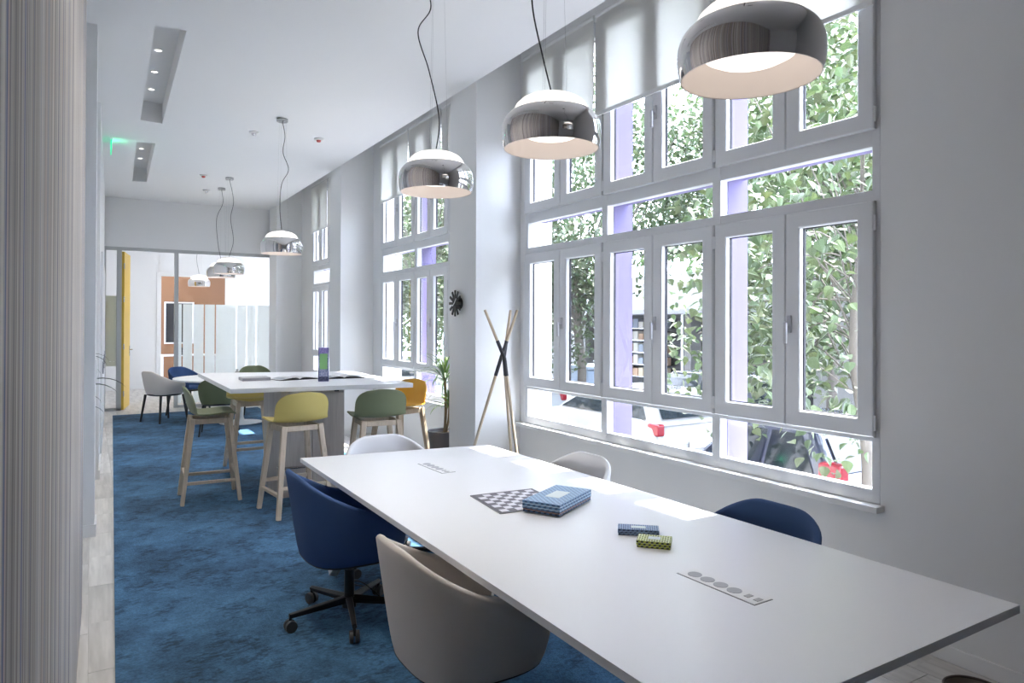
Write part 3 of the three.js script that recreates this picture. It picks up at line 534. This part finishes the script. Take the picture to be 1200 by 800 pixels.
// ---------------------------------------------------------------- things on the meeting table
function patternTex(cols, nx, ny) { return paper((u, v) => { const x = u * nx, y = v * ny, r = Math.floor(y), xx = x + (r % 2) * 0.5, fx = xx - Math.floor(xx), fy = y - r; const k = fy > 0.62 + 0.3 * Math.abs(fx - 0.5) ? 0 : fx < 0.5 ? 1 : 2; return cols[k]; }, 256, 256); }
{
  const sq = std({ map: paper((u, v) => { const b = 0.05; if (u < b || v < b || u > 1 - b || v > 1 - b) return [84, 80, 88]; const i = Math.floor((u - b) / (1 - 2 * b) * 8), j = Math.floor((v - b) / (1 - 2 * b) * 8); return (i + j) % 2 ? [96, 92, 100] : [214, 212, 218]; }, 256, 256), roughness: 0.5 });
  const t = thing('chessboard', 'thin grey and white chessboard lying on the meeting table', 'chessboard', [1.771, TY, -2.865], -0.1);
  const g = new THREE.BoxGeometry(0.345, 0.004, 0.36).translate(0, 0.002, 0); mesh('board', g, M.tableEdge, t);
  const pl = new THREE.PlaneGeometry(0.345, 0.36).rotateX(-Math.PI / 2).translate(0, 0.0042, 0); mesh('printed_face', pl, sq, t);
  const box = (name, label, cx, y, cz, w, h, d, turn, cols, rep, edgeCols) => {
    const o = thing(name, label, 'box', [cx, y, cz], turn), m = std({ map: patternTex(cols, 4, 8), roughness: 0.45 }); m.map.repeat.set(rep, rep);
    const me = std({ map: patternTex(edgeCols ?? cols, 4, 8), roughness: 0.5 }); me.map.repeat.set(rep, rep);
    mesh('lid', [rbx(-w / 2, w / 2, h * 0.35, h, -d / 2, d / 2, 0.0025)], m, o); mesh('tray', [rbx(-w / 2 + 0.002, w / 2 - 0.002, 0, h * 0.35, -d / 2 + 0.002, d / 2 - 0.002, 0.002)], me, o);
    mesh('paper_label', [new THREE.BoxGeometry(w * 0.38, 0.0008, d * 0.36).translate(0, h + 0.0005, 0)], std({ color: lin(0.62, 0.68, 0.66), roughness: 0.5 }), o);
  };
  box('game_box', 'blue cube patterned game box lying partly on the chessboard', 1.882, TY + 0.0045, -2.682, 0.19, 0.052, 0.345, -1.07, [[176, 204, 226], [96, 136, 176], [58, 88, 128]], 9, [[150, 120, 110], [60, 90, 130], [30, 44, 70]]);
  box('card_box', 'small blue patterned card box on the meeting table', 1.925, TY, -2.17, 0.075, 0.026, 0.165, 0.86, [[150, 176, 206], [88, 116, 158], [44, 60, 96]], 14);
  box('card_box', 'small yellow and black patterned card box on the meeting table', 1.876, TY, -2.022, 0.088, 0.028, 0.13, 0.74, [[206, 214, 160], [176, 186, 60], [40, 48, 44]], 13);
}

// ---------------------------------------------------------------- coat stand, wall clock, plants
{
  const t = thing('coat_stand', 'wooden coat stand of three crossing poles with a dark grey waist', 'coat stand', [2.85, 0.014, -4.83]);
  const ash = std({ color: lin(0.62, 0.50, 0.36), roughness: 0.5 }), dark = std({ color: lin(0.05, 0.052, 0.065), roughness: 0.6 });
  for (const [fx, fz, tx, tz] of [[0.0, 0.36, -0.10, -0.13], [-0.28, -0.33, 0.10, 0.05], [0.30, -0.30, 0.12, -0.09]]) {
    const m = V(fx * 0.05, 1.30, fz * 0.05), p = (y) => y < 1.3 ? V(fx, 0, fz).lerp(m, y / 1.3) : m.clone().lerp(V(tx, 1.69, tz), (y - 1.3) / 0.39);
    const leg = mesh('pole', [rod(p(0), p(1.18), 0.011, 0.013), rod(p(1.40), p(1.69), 0.013, 0.011)], ash, t);
    mesh('grip', [tube([p(1.16), p(1.25), p(1.3), p(1.35), p(1.44)], 0.0145, 24, 10)], dark, leg);
  }
}
{
  const t = thing('wall_clock', 'black petal-shaped wall clock on the pier', 'clock', [PX, 1.785, -5.93]);
  mesh('dial', [new THREE.CylinderGeometry(0.055, 0.055, 0.05, 32).rotateZ(Math.PI / 2).translate(-0.026, 0, 0)], M.black, t);
  for (let k = 0; k < 12; k++) { const f = k * Math.PI / 6; mesh('petal', [rbx(-0.062, -0.050, 0.03, 0.125, -0.0125, 0.0125, 0.004, 1).rotateX(f)], M.black, t); }
  for (const [f, L] of [[0.75, 0.06], [-2.2, 0.045]]) mesh('hand', [rbx(-0.069, -0.065, 0, L, -0.004, 0.004, 0.001, 1).rotateX(f)], M.white, t);
}
function blade(len, w, curl, mat, parent, yaw, tilt, y, name = 'leaf') {
  const rows = []; for (let i = 0; i <= 10; i++) { const k = i / 10, a = tilt - curl * k * k, hw = w * Math.pow(Math.sin(Math.PI * Math.min(1, 0.12 + 0.88 * k)), 0.7) * (k === 1 ? 0.02 : 1); const prev = rows.length ? rows.at(-1).c : V(0, y, 0), c = rows.length ? prev.clone().add(V(Math.cos(a) * len / 10, Math.sin(a) * len / 10, 0)) : prev; rows.push({ c, r: [c.clone().add(V(0, hw * 0.35, -hw)), c.clone(), c.clone().add(V(0, hw * 0.35, hw))] }); }
  const g = grid(rows.map((q) => q.r)); g.rotateY(yaw); g.computeVertexNormals(); return mesh(name, g, mat, parent);
}
const leafMat = (r, g, b, tr = 0.35) => phys({ color: lin(r, g, b), roughness: 0.6, transmission: tr, thickness: 0, side: THREE.DoubleSide });
M.dracaena = [leafMat(0.12, 0.22, 0.05), leafMat(0.20, 0.31, 0.07), leafMat(0.05, 0.11, 0.035)];
{
  const t = thing('potted_dracaena', 'spiky dracaena in a dark grey pot behind the clock pier', 'plant', [3.2, 0, -6.64]);
  mesh('pot', [lathe([[0.0005, 0], [0.135, 0], [0.15, 0.01], [0.18, 0.46], [0.172, 0.47], [0.158, 0.455], [0.152, 0.42], [0.0005, 0.42]], 40)], std({ color: lin(0.10, 0.10, 0.115), roughness: 0.45 }), t);
  mesh('soil', [new THREE.CylinderGeometry(0.152, 0.152, 0.02, 24).translate(0, 0.425, 0)], std({ color: lin(0.05, 0.035, 0.025), roughness: 1 }), t);
  mesh('stem', [tube([V(0, 0.42, 0), V(0.01, 0.7, 0.01), V(0.0, 1.05, 0.0)], 0.016, 20, 8), tube([V(0.01, 0.45, 0.02), V(0.03, 0.6, 0.04), V(0.03, 0.78, 0.05)], 0.012, 16, 8)], std({ color: lin(0.2, 0.15, 0.09), roughness: 0.9 }), t);
  for (const [y0, n, L, ox, oz] of [[1.04, 46, 0.40, 0, 0], [0.77, 30, 0.34, 0.03, 0.05]]) for (let k = 0; k < n; k++) { const b = blade(L * rr(0.75, 1.05), 0.011, rr(0.9, 1.9), M.dracaena[Math.floor(rnd() * 3)], t, k * 2.4 + rr(-0.2, 0.2), mix(1.45, 0.15, k / n), 0); b.position.set(ox, y0 - 0.08 * k / n, oz); }
}
{
  const t = thing('potted_palm', 'dark palm fronds reaching out from behind the left wall end', 'plant', [-0.2, 0.003, -7.1]);
  mesh('pot', [lathe([[0.0005, 0], [0.11, 0], [0.14, 0.3], [0.132, 0.302], [0.125, 0.27], [0.0005, 0.27]], 32)], M.white, t);
  mesh('stem', [tube([V(0, 0.26, 0), V(0.0, 0.6, 0), V(0.02, 1.15, 0)], 0.014, 16, 8)], std({ color: lin(0.14, 0.12, 0.07), roughness: 0.9 }), t);
  const dk = leafMat(0.03, 0.055, 0.03, 0.2);
  for (const [y, L, yaw, tilt, curl, w] of [[1.15, 0.46, 0.1, 1.0, 2.2, 0.010], [1.15, 0.44, 0.35, 0.9, 2.1, 0.012], [1.12, 0.36, -0.2, 0.8, 2.2, 0.010], [1.0, 0.52, 0.15, 0.5, 1.3, 0.024], [0.98, 0.46, -0.05, 0.45, 1.4, 0.024], [0.8, 0.36, 0.2, 0.5, 1.6, 0.016], [0.9, 0.34, 0.3, 0.5, 1.6, 0.010], [1.1, 0.3, 1.6, 0.9, 1.8, 0.012], [1.1, 0.3, -1.7, 0.9, 1.8, 0.012]]) { const b = blade(L, w, curl, dk, t, yaw, tilt, 0); b.position.set(0.01, y, 0); }
}
{
  const s = thing('light_switch', 'white switch plate on the squared end of the left wall', 'switch', [0.0345, 1.22, -6.2], -0.0213 + Math.PI / 2);
  mesh('plate', [rbx(-0.045, 0.045, -0.09, 0.09, 0, 0.012, 0.003)], M.trim, s); mesh('rocker', [rbx(-0.02, 0.02, -0.035, 0.035, 0.01, 0.016, 0.003)], M.white, s);
}
// tall cupboard doors along the left wall
for (let k = 0; k < 4; k++) {
  const z0 = -13.6 + k * 1.1, z1 = z0 + 1.08, w = thing('wall_cabinet', ['white cupboard door next to the partition on the left wall', 'white cupboard door second from the partition', 'white cupboard door third from the partition', 'white cupboard door nearest the palm on the left wall'][k], 'cabinet');
  mesh('door', [prism([[leftX(z1) - 0.002, z1], [leftX(z1) + 0.02, z1], [leftX(z0) + 0.02, z0], [leftX(z0) - 0.002, z0]], 0.1, 2.4, 0.002)], M.trim, w);
  mesh('handle', [rbx(leftX(z1) + 0.02, leftX(z1) + 0.035, 1.0, 1.14, z1 - 0.06, z1 - 0.048, 0.003)], M.steel, w);
}

// ---------------------------------------------------------------- outside: street, cars, shop, trees
const GY = -0.85;
structure('street', [bx(3.8, 40, GY - 0.2, GY, -45, 20)], std({ map: tex(512, 512, (u, v) => { const n = 20 * (fbm(u, v, 8, 3) - 0.5) + 26 * (vnoise(u * 256, v * 256, 256, 256, 4) - 0.5); return [66 + n, 66 + n, 69 + n]; }, { repeat: [0.25, 0.25] }), roughness: 0.9 }), 'pale asphalt street');
structure('pavement', [rbx(3.8, 5.9, GY, GY + 0.12, -45, 20, 0.02)], std({ color: lin(0.55, 0.54, 0.52), roughness: 0.9 }), 'pavement along the building');  // unseen from inside; made wide and pale to bounce light onto the ceiling
function car(label, x, z, turn, paint, { L = 4.2, W = 1.74, H = 1.48, hatch = true, tl = [0.74, 0.92] } = {}) {
  const t = thing('parked_car', label, 'car', [x, GY, z], turn, 'cars parked outside');               // front towards local -z
  const h2 = L / 2, body = (prof, w, crown) => { const s = new THREE.Shape(prof.map(([a, b]) => new THREE.Vector2(a, b))); const g = new THREE.ExtrudeGeometry(s, { depth: w - 0.16, bevelEnabled: true, bevelSize: 0.07, bevelThickness: 0.08, bevelOffset: -0.07, bevelSegments: 4 }); g.translate(0, 0, -(w - 0.16) / 2); g.rotateY(Math.PI / 2); if (crown) { const p = g.attributes.position; for (let i = 0; i < p.count; i++) p.setX(i, p.getX(i) * (1 - crown * smooth(0.85, H, p.getY(i)))); g.computeVertexNormals(); } return g; };
  const low = [[-h2, 0.32], [-h2 + 0.02, 0.62], [-h2 + 0.15, 0.9], [-h2 + 0.5, 0.98], [h2 - 0.28 * L, 0.94], [h2 - 0.15, 0.74], [h2, 0.55], [h2 - 0.02, 0.25], [-h2 + 0.1, 0.22]];
  const tail = hatch ? 0.12 : 0.75, cab = [[-h2 + tail, 0.9], [-h2 + tail + 0.35, H - 0.07], [-h2 + tail + 0.55, H], [h2 - 0.47 * L, H - 0.01], [h2 - 0.28 * L, 0.9]];
  mesh('body', [body(low.map(([a, b]) => [a, b]), W, 0)], paint, t);
  const c = mesh('cabin', [body(cab, W - 0.08, 0.22)], paint, t);
  const gl = std({ color: lin(0.012, 0.016, 0.02), roughness: 0.06 });
  const k = (y) => (W / 2 - 0.035) * (1 - 0.22 * smooth(0.85, H, y)) + 0.006;
  for (const s of [-1, 1]) for (const [a0, a1, b0, b1] of [[-h2 + tail + 0.25, -h2 + tail + 0.31 * L, -h2 + tail + 0.48, -h2 + tail + 0.31 * L], [-h2 + tail + 0.33 * L, h2 - 0.34 * L, -h2 + tail + 0.33 * L, h2 - 0.46 * L]]) {
    const y0 = 0.98, y1 = H - 0.13, g = grid([[V(s * k(y0), y0, -a0), V(s * k(y0), y0, -a1)], [V(s * k((y0 + y1) / 2), (y0 + y1) / 2, -(a0 + b0) / 2), V(s * k((y0 + y1) / 2), (y0 + y1) / 2, -(a1 + b1) / 2)], [V(s * k(y1), y1, -b0), V(s * k(y1), y1, -b1)]]); g.computeVertexNormals(); mesh('side_window', g, gl, c);
  }
  { const z1 = -(-h2 + tail) + 0.012, g = grid([[V(-W * 0.38, 1.0, z1 - 0.06), V(W * 0.38, 1.0, z1 - 0.06)], [V(-W * 0.32, H - 0.14, z1 - 0.29), V(W * 0.32, H - 0.14, z1 - 0.29)]]); g.computeVertexNormals(); mesh('rear_window', g, gl, c); }
  const red = std({ color: lin(0.18, 0.004, 0.012), roughness: 0.25 });
  for (const s of [-1, 1]) mesh('tail_light', [rbx(s * (W / 2 - 0.085) - 0.075, s * (W / 2 - 0.085) + 0.075, tl[0], tl[1], h2 - 0.3, h2 - 0.055, 0.03)], red, t);
  for (const s of [-1, 1]) for (const z of [-h2 + 0.78, h2 - 0.78]) { const w = mesh('wheel', [new THREE.CylinderGeometry(0.32, 0.32, 0.2, 28).rotateZ(Math.PI / 2).translate(s * (W / 2 - 0.09), 0.32, z)], M.black, t); mesh('hub', [new THREE.CylinderGeometry(0.2, 0.2, 0.01, 20).rotateZ(Math.PI / 2).translate(s * (W / 2 + 0.013), 0.32, z)], M.steel, w); }
  mesh('number_plate', [rbx(-0.26, 0.26, 0.55, 0.66, h2 + 0.004, h2 + 0.014, 0.003, 1)], M.white, t);
}
const paintOf = (r, g, b) => phys({ color: lin(r, g, b), roughness: 0.35, clearcoat: 1, clearcoatRoughness: 0.05 });
car('white hatchback parked outside the middle of the large window', 8.07, -9.6, 0, paintOf(0.2, 0.2, 0.2), { L: 3.9, H: 1.38, tl: [0.76, 0.94] });
car('small dark navy car parked outside the near end of the large window', 6.87, -5.27, 0, paintOf(0.02, 0.025, 0.05), { L: 2.7, H: 1.46, tl: [0.86, 1.12] });
car('charcoal car parked beyond the white hatchback', 10.7, -10.2, 0, paintOf(0.03, 0.032, 0.04), { L: 4.3, H: 1.5 });
car('silver car parked outside the plant window', 8.2, -14.6, 0, paintOf(0.2, 0.21, 0.22));
car('white car parked farther down the street past the silver one', 7.3, -19.6, 0, paintOf(0.3, 0.3, 0.3));
{
  const b = thing('shop_building', 'low shop front across the street with a grey awning and dark open shelves', 'building', [17.5, GY, -18]);
  mesh('wall', [bx(0.6, 5, 0, 4.2, -16, 16), bx(0, 0.6, 3.0, 4.2, -16, 16), bx(0, 0.6, 0, 3.0, -16, -5), bx(0, 0.6, 0, 3.0, 5.6, 16), bx(0, 0.6, 0, 3.0, 0.6, 0.9)], std({ color: lin(0.26, 0.255, 0.25), roughness: 0.9 }), b);
  mesh('shop_front', [bx(0.5, 0.58, 0, 3, -5, 5.6)], M.black, b);
  mesh('awning', [prism([[-1.4, -5.2], [0.1, -5.2], [0.1, 5.8], [-1.4, 5.8]], 2.75, 2.95, 0.02)], std({ color: lin(0.25, 0.25, 0.27), roughness: 0.8 }), b);
  const pack = [lin(0.5, 0.42, 0.3), lin(0.6, 0.58, 0.52), lin(0.3, 0.34, 0.4), lin(0.45, 0.3, 0.2)].map((c) => std({ color: c, roughness: 0.7 }));
  for (let k = 0; k < 5; k++) { const sh = mesh('shelf', [bx(0.1, 0.48, 0.45 + k * 0.45, 0.48 + k * 0.45, -4.6, -0.4)], M.steel, b); for (let i = 0; i < 14; i++) mesh('carton', [bx(0.14, 0.44, 0.485 + k * 0.45, 0.485 + k * 0.45 + 0.22 + 0.14 * hash(i, k), -4.5 + i * 0.29, -4.5 + i * 0.29 + 0.24)], pack[Math.floor(hash(k, i + 9) * 4)], sh); }
  for (let k = 0; k < 4; k++) mesh('post', [rod(V(-1.3, 0, -5 + k * 3.4), V(-1.3, 2.75, -5 + k * 3.4), 0.04)], M.white, b);
  const sg = thing('red_notice', 'red notice board with white print in front of the shop', 'sign', [14.2, 0.75, -17.6]);
  mesh('board', [rbx(-0.02, 0.02, 0, 0.78, -0.30, 0.30, 0.005)], std({ color: lin(0.5, 0.03, 0.07), roughness: 0.5 }), sg);
  const wht = std({ color: lin(0.85, 0.8, 0.82), roughness: 0.6 });
  mesh('emblem', [rbx(-0.026, -0.018, 0.60, 0.70, -0.10, 0.0, 0.004, 1), rbx(-0.026, -0.018, 0.60, 0.68, 0.02, 0.10, 0.004, 1)], wht, sg);
  mesh('print_line', [0.14, 0.24, 0.34, 0.44].map((y, i) => bx(-0.024, -0.019, y, y + 0.04, -0.2 + 0.03 * (i % 2), 0.2 - 0.04 * (i % 3))), wht, sg);
  mesh('post', [rod(V(0, -1.7, 0), V(0, 0, 0), 0.03)], M.steel, sg);
  const bn = thing('waste_bin', 'blue-grey waste container in front of the shop', 'bin', [13.2, GY, -17.0]);
  mesh('bin_body', [bar(V(0, 0.08, 0), V(0, 1.05, 0), 1.0, 0.85, 0.05, 1.12)], std({ color: lin(0.22, 0.28, 0.36), roughness: 0.6 }), bn); mesh('lid', [rbx(-0.6, 0.6, 1.05, 1.18, -0.52, 0.52, 0.04)], std({ color: lin(0.25, 0.3, 0.36), roughness: 0.6 }), bn); mesh('wheel', [rod(V(-0.4, 0.08, -0.3), V(-0.4, 0.08, 0.3), 0.08)], M.black, bn);
}
// a leaf: heart-shaped outline folded along its midrib, length 1 along +x
const leafGeo = (() => {
  const o = [[0, 0], [0.06, 0.2], [0.22, 0.36], [0.42, 0.37], [0.66, 0.24], [0.86, 0.09], [1, 0]], pos = [];
  const P = (x, w, s) => [x, -0.16 * x * x + 0.22 * w, s * w];
  for (const s of [-1, 1]) for (let i = 0; i < o.length - 1; i++) { const [x0, w0] = o[i], [x1, w1] = o[i + 1]; const a = P(x0, 0, s), b = P(x1, 0, s), c = P(x1, w1, s), d = P(x0, w0, s); if (i) pos.push(...a, ...d, ...b); if (i < o.length - 2) pos.push(...b, ...d, ...c); else pos.push(); }
  const g = new THREE.BufferGeometry(); g.setAttribute('position', new THREE.Float32BufferAttribute(pos, 3)); g.setAttribute('uv', new THREE.Float32BufferAttribute(new Float32Array(pos.length / 3 * 2), 2)); g.computeVertexNormals(); return g;
})();
const leafTint = [leafMat(0.078, 0.125, 0.040, 0.45), leafMat(0.115, 0.165, 0.055, 0.45), leafMat(0.05, 0.090, 0.032, 0.4)];
const leafWhite = leafMat(1, 1, 1, 0.45);
const bark = std({ color: lin(0.13, 0.115, 0.10), roughness: 0.95, bumpMap: plasterBump, bumpScale: 0.01 });
const eye = camera.position.clone(), view = camera.quaternion.clone().invert();
const inView = (p) => { const q = p.clone().sub(eye).applyQuaternion(view); return q.z < 0 && Math.abs(q.x / q.z) < 0.75 && Math.abs(q.y / q.z) < 0.55; };
function tree(label, x, z, { trunk = 0.11, twig = 0.016, h = 2.6, crowns, count, size, near = 0, tint = [0.080, 0.120, 0.042] }) {
  const t = thing('street_tree', label, 'tree', [x, GY, z]);
  mesh('trunk', [tube([V(0, 0, 0), V(0.06, h * 0.35, 0.05), V(-0.03, h * 0.7, -0.02), V(0.02, h, 0.03)], trunk, 20, 10)], bark, t);
  const pts = [];
  for (const [cx, cy, cz, rx, ry, rz, share] of crowns) {
    const tips = []; const n = 14;
    for (let k = 0; k < n; k++) { const f = rr(0, 6.283), e = Math.acos(rr(-0.6, 0.95)), d = V(Math.sin(e) * Math.cos(f) * rx, Math.cos(e) * ry, Math.sin(e) * Math.sin(f) * rz).multiplyScalar(rr(0.6, 0.95)), tip = V(cx, cy, cz).add(d); tips.push(tip); const s = V(0, h * rr(0.55, 1), 0), m = s.clone().lerp(tip, 0.5).add(V(0, 0.2, 0)); mesh('branch', [tube([s, m, tip], twig, 8, 5)], bark, t); }
    const total = Math.floor(count * share);
    for (let i = 0; i < total; i++) { const tip = tips[Math.floor(rnd() * n)], dir = V(rr(-1, 1), rr(-1, 1), rr(-1, 1)); let p; if (rnd() < 0.55) p = tip.clone().add(dir.multiplyScalar(0.34 * Math.min(rx, ry, rz))); else { const f = rr(0, 6.283), c = rr(-1, 1), q = Math.cbrt(rr(0.15, 1)), s = Math.sqrt(1 - c * c); p = V(cx + rx * q * s * Math.cos(f), cy + ry * q * c, cz + rz * q * s * Math.sin(f)); } pts.push(p); }
  }
  const world = (p) => p.clone().add(t.position);
  pts.sort((a, b) => (inView(world(b)) - inView(world(a))) || world(a).distanceTo(eye) - world(b).distanceTo(eye));
  const dummy = new THREE.Object3D(), pose = (o, p) => { o.position.copy(p); o.rotation.set(rr(-0.9, 0.9), rr(0, 6.283), rr(-1.2, 0.2)); o.scale.setScalar(size * rr(0.65, 1.2)); };
  for (const p of pts.slice(0, near)) pose(mesh('leaf', leafGeo, leafTint[Math.floor(rnd() * 3)], t), p);
  const rest = pts.slice(near), im = new THREE.InstancedMesh(leafGeo, leafWhite, rest.length), col = new THREE.Color();
  rest.forEach((p, i) => { pose(dummy, p); dummy.updateMatrix(); im.setMatrixAt(i, dummy.matrix); const k = rr(0.6, 1.35), y = rr(0.85, 1.2); im.setColorAt(i, col.setRGB(tint[0] * k * y, tint[1] * k, tint[2] * k)); });
  im.name = 'foliage'; im.userData.kind = 'stuff'; im.castShadow = im.receiveShadow = true; t.add(im);
}
tree('near street tree with large heart-shaped leaves and a pale trunk', 6.1, -3.85, { trunk: 0.05, twig: 0.008, h: 3.2, crowns: [[-0.3, 3.0, 0.4, 1.5, 1.9, 1.7, 0.55], [-0.2, 2.6, -1.2, 1.2, 1.4, 0.9, 0.2], [0, 4.9, 0.4, 1.6, 1.4, 2.0, 0.25]], count: 6200, size: 0.105, near: 300 });
tree('leafy street tree beyond the navy car, behind the near tree', 10.9, -6.4, { h: 3.4, crowns: [[0, 4.0, 0, 2.2, 2.6, 2.8, 0.6], [0, 6.6, 0.6, 2.4, 2.0, 3.2, 0.4]], count: 14000, size: 0.14 });
tree('dense drooping street tree between the white hatchback and the shop', 10.0, -13.4, { h: 3.6, crowns: [[0, 5.0, 0.2, 2.2, 2.2, 3.2, 0.5], [-0.7, 2.9, 0.2, 1.0, 1.7, 1.1, 0.17], [-0.3, 3.2, -2.4, 1.2, 2.0, 1.4, 0.16], [0, 7.0, 0.4, 2.2, 1.7, 3.2, 0.17]], count: 19000, size: 0.12, tint: [0.062, 0.096, 0.038] });
tree('slim street tree on the pavement outside the plant window', 5.75, -12.9, { trunk: 0.06, twig: 0.01, h: 3.0, crowns: [[0, 3.6, 0, 1.2, 2.0, 1.8, 0.7], [0, 5.4, 0, 1.3, 1.2, 2.0, 0.3]], count: 5200, size: 0.12 });
tree('slim street tree on the pavement outside the window next to the partition', 5.9, -20.5, { trunk: 0.06, twig: 0.01, h: 3.0, crowns: [[0, 3.6, 0, 1.3, 2.4, 2.0, 1]], count: 4200, size: 0.14 });
tree('street tree beside the silver car outside the plant window', 10.6, -19, { h: 3.2, crowns: [[0, 4.2, 0, 2.4, 2.9, 3.2, 1]], count: 13000, size: 0.15 });
tree('distant street tree past the shop', 11.5, -26, { h: 3.2, crowns: [[0, 4.6, 0, 2.6, 3.4, 4.2, 1]], count: 12000, size: 0.19 });
tree('last street tree at the end of the row of cars', 10.5, -36, { h: 3.2, crowns: [[0, 5.0, 0, 3.0, 4.2, 6.5, 1]], count: 11000, size: 0.27 });
tree('broad tree standing in front of the shop roof', 14.4, -9.8, { h: 4, crowns: [[0, 5.6, 0, 2.2, 2.6, 5.0, 0.7], [0, 8.0, 0, 2.2, 1.8, 5.0, 0.3]], count: 15000, size: 0.18 });

renderer.render(scene, camera);
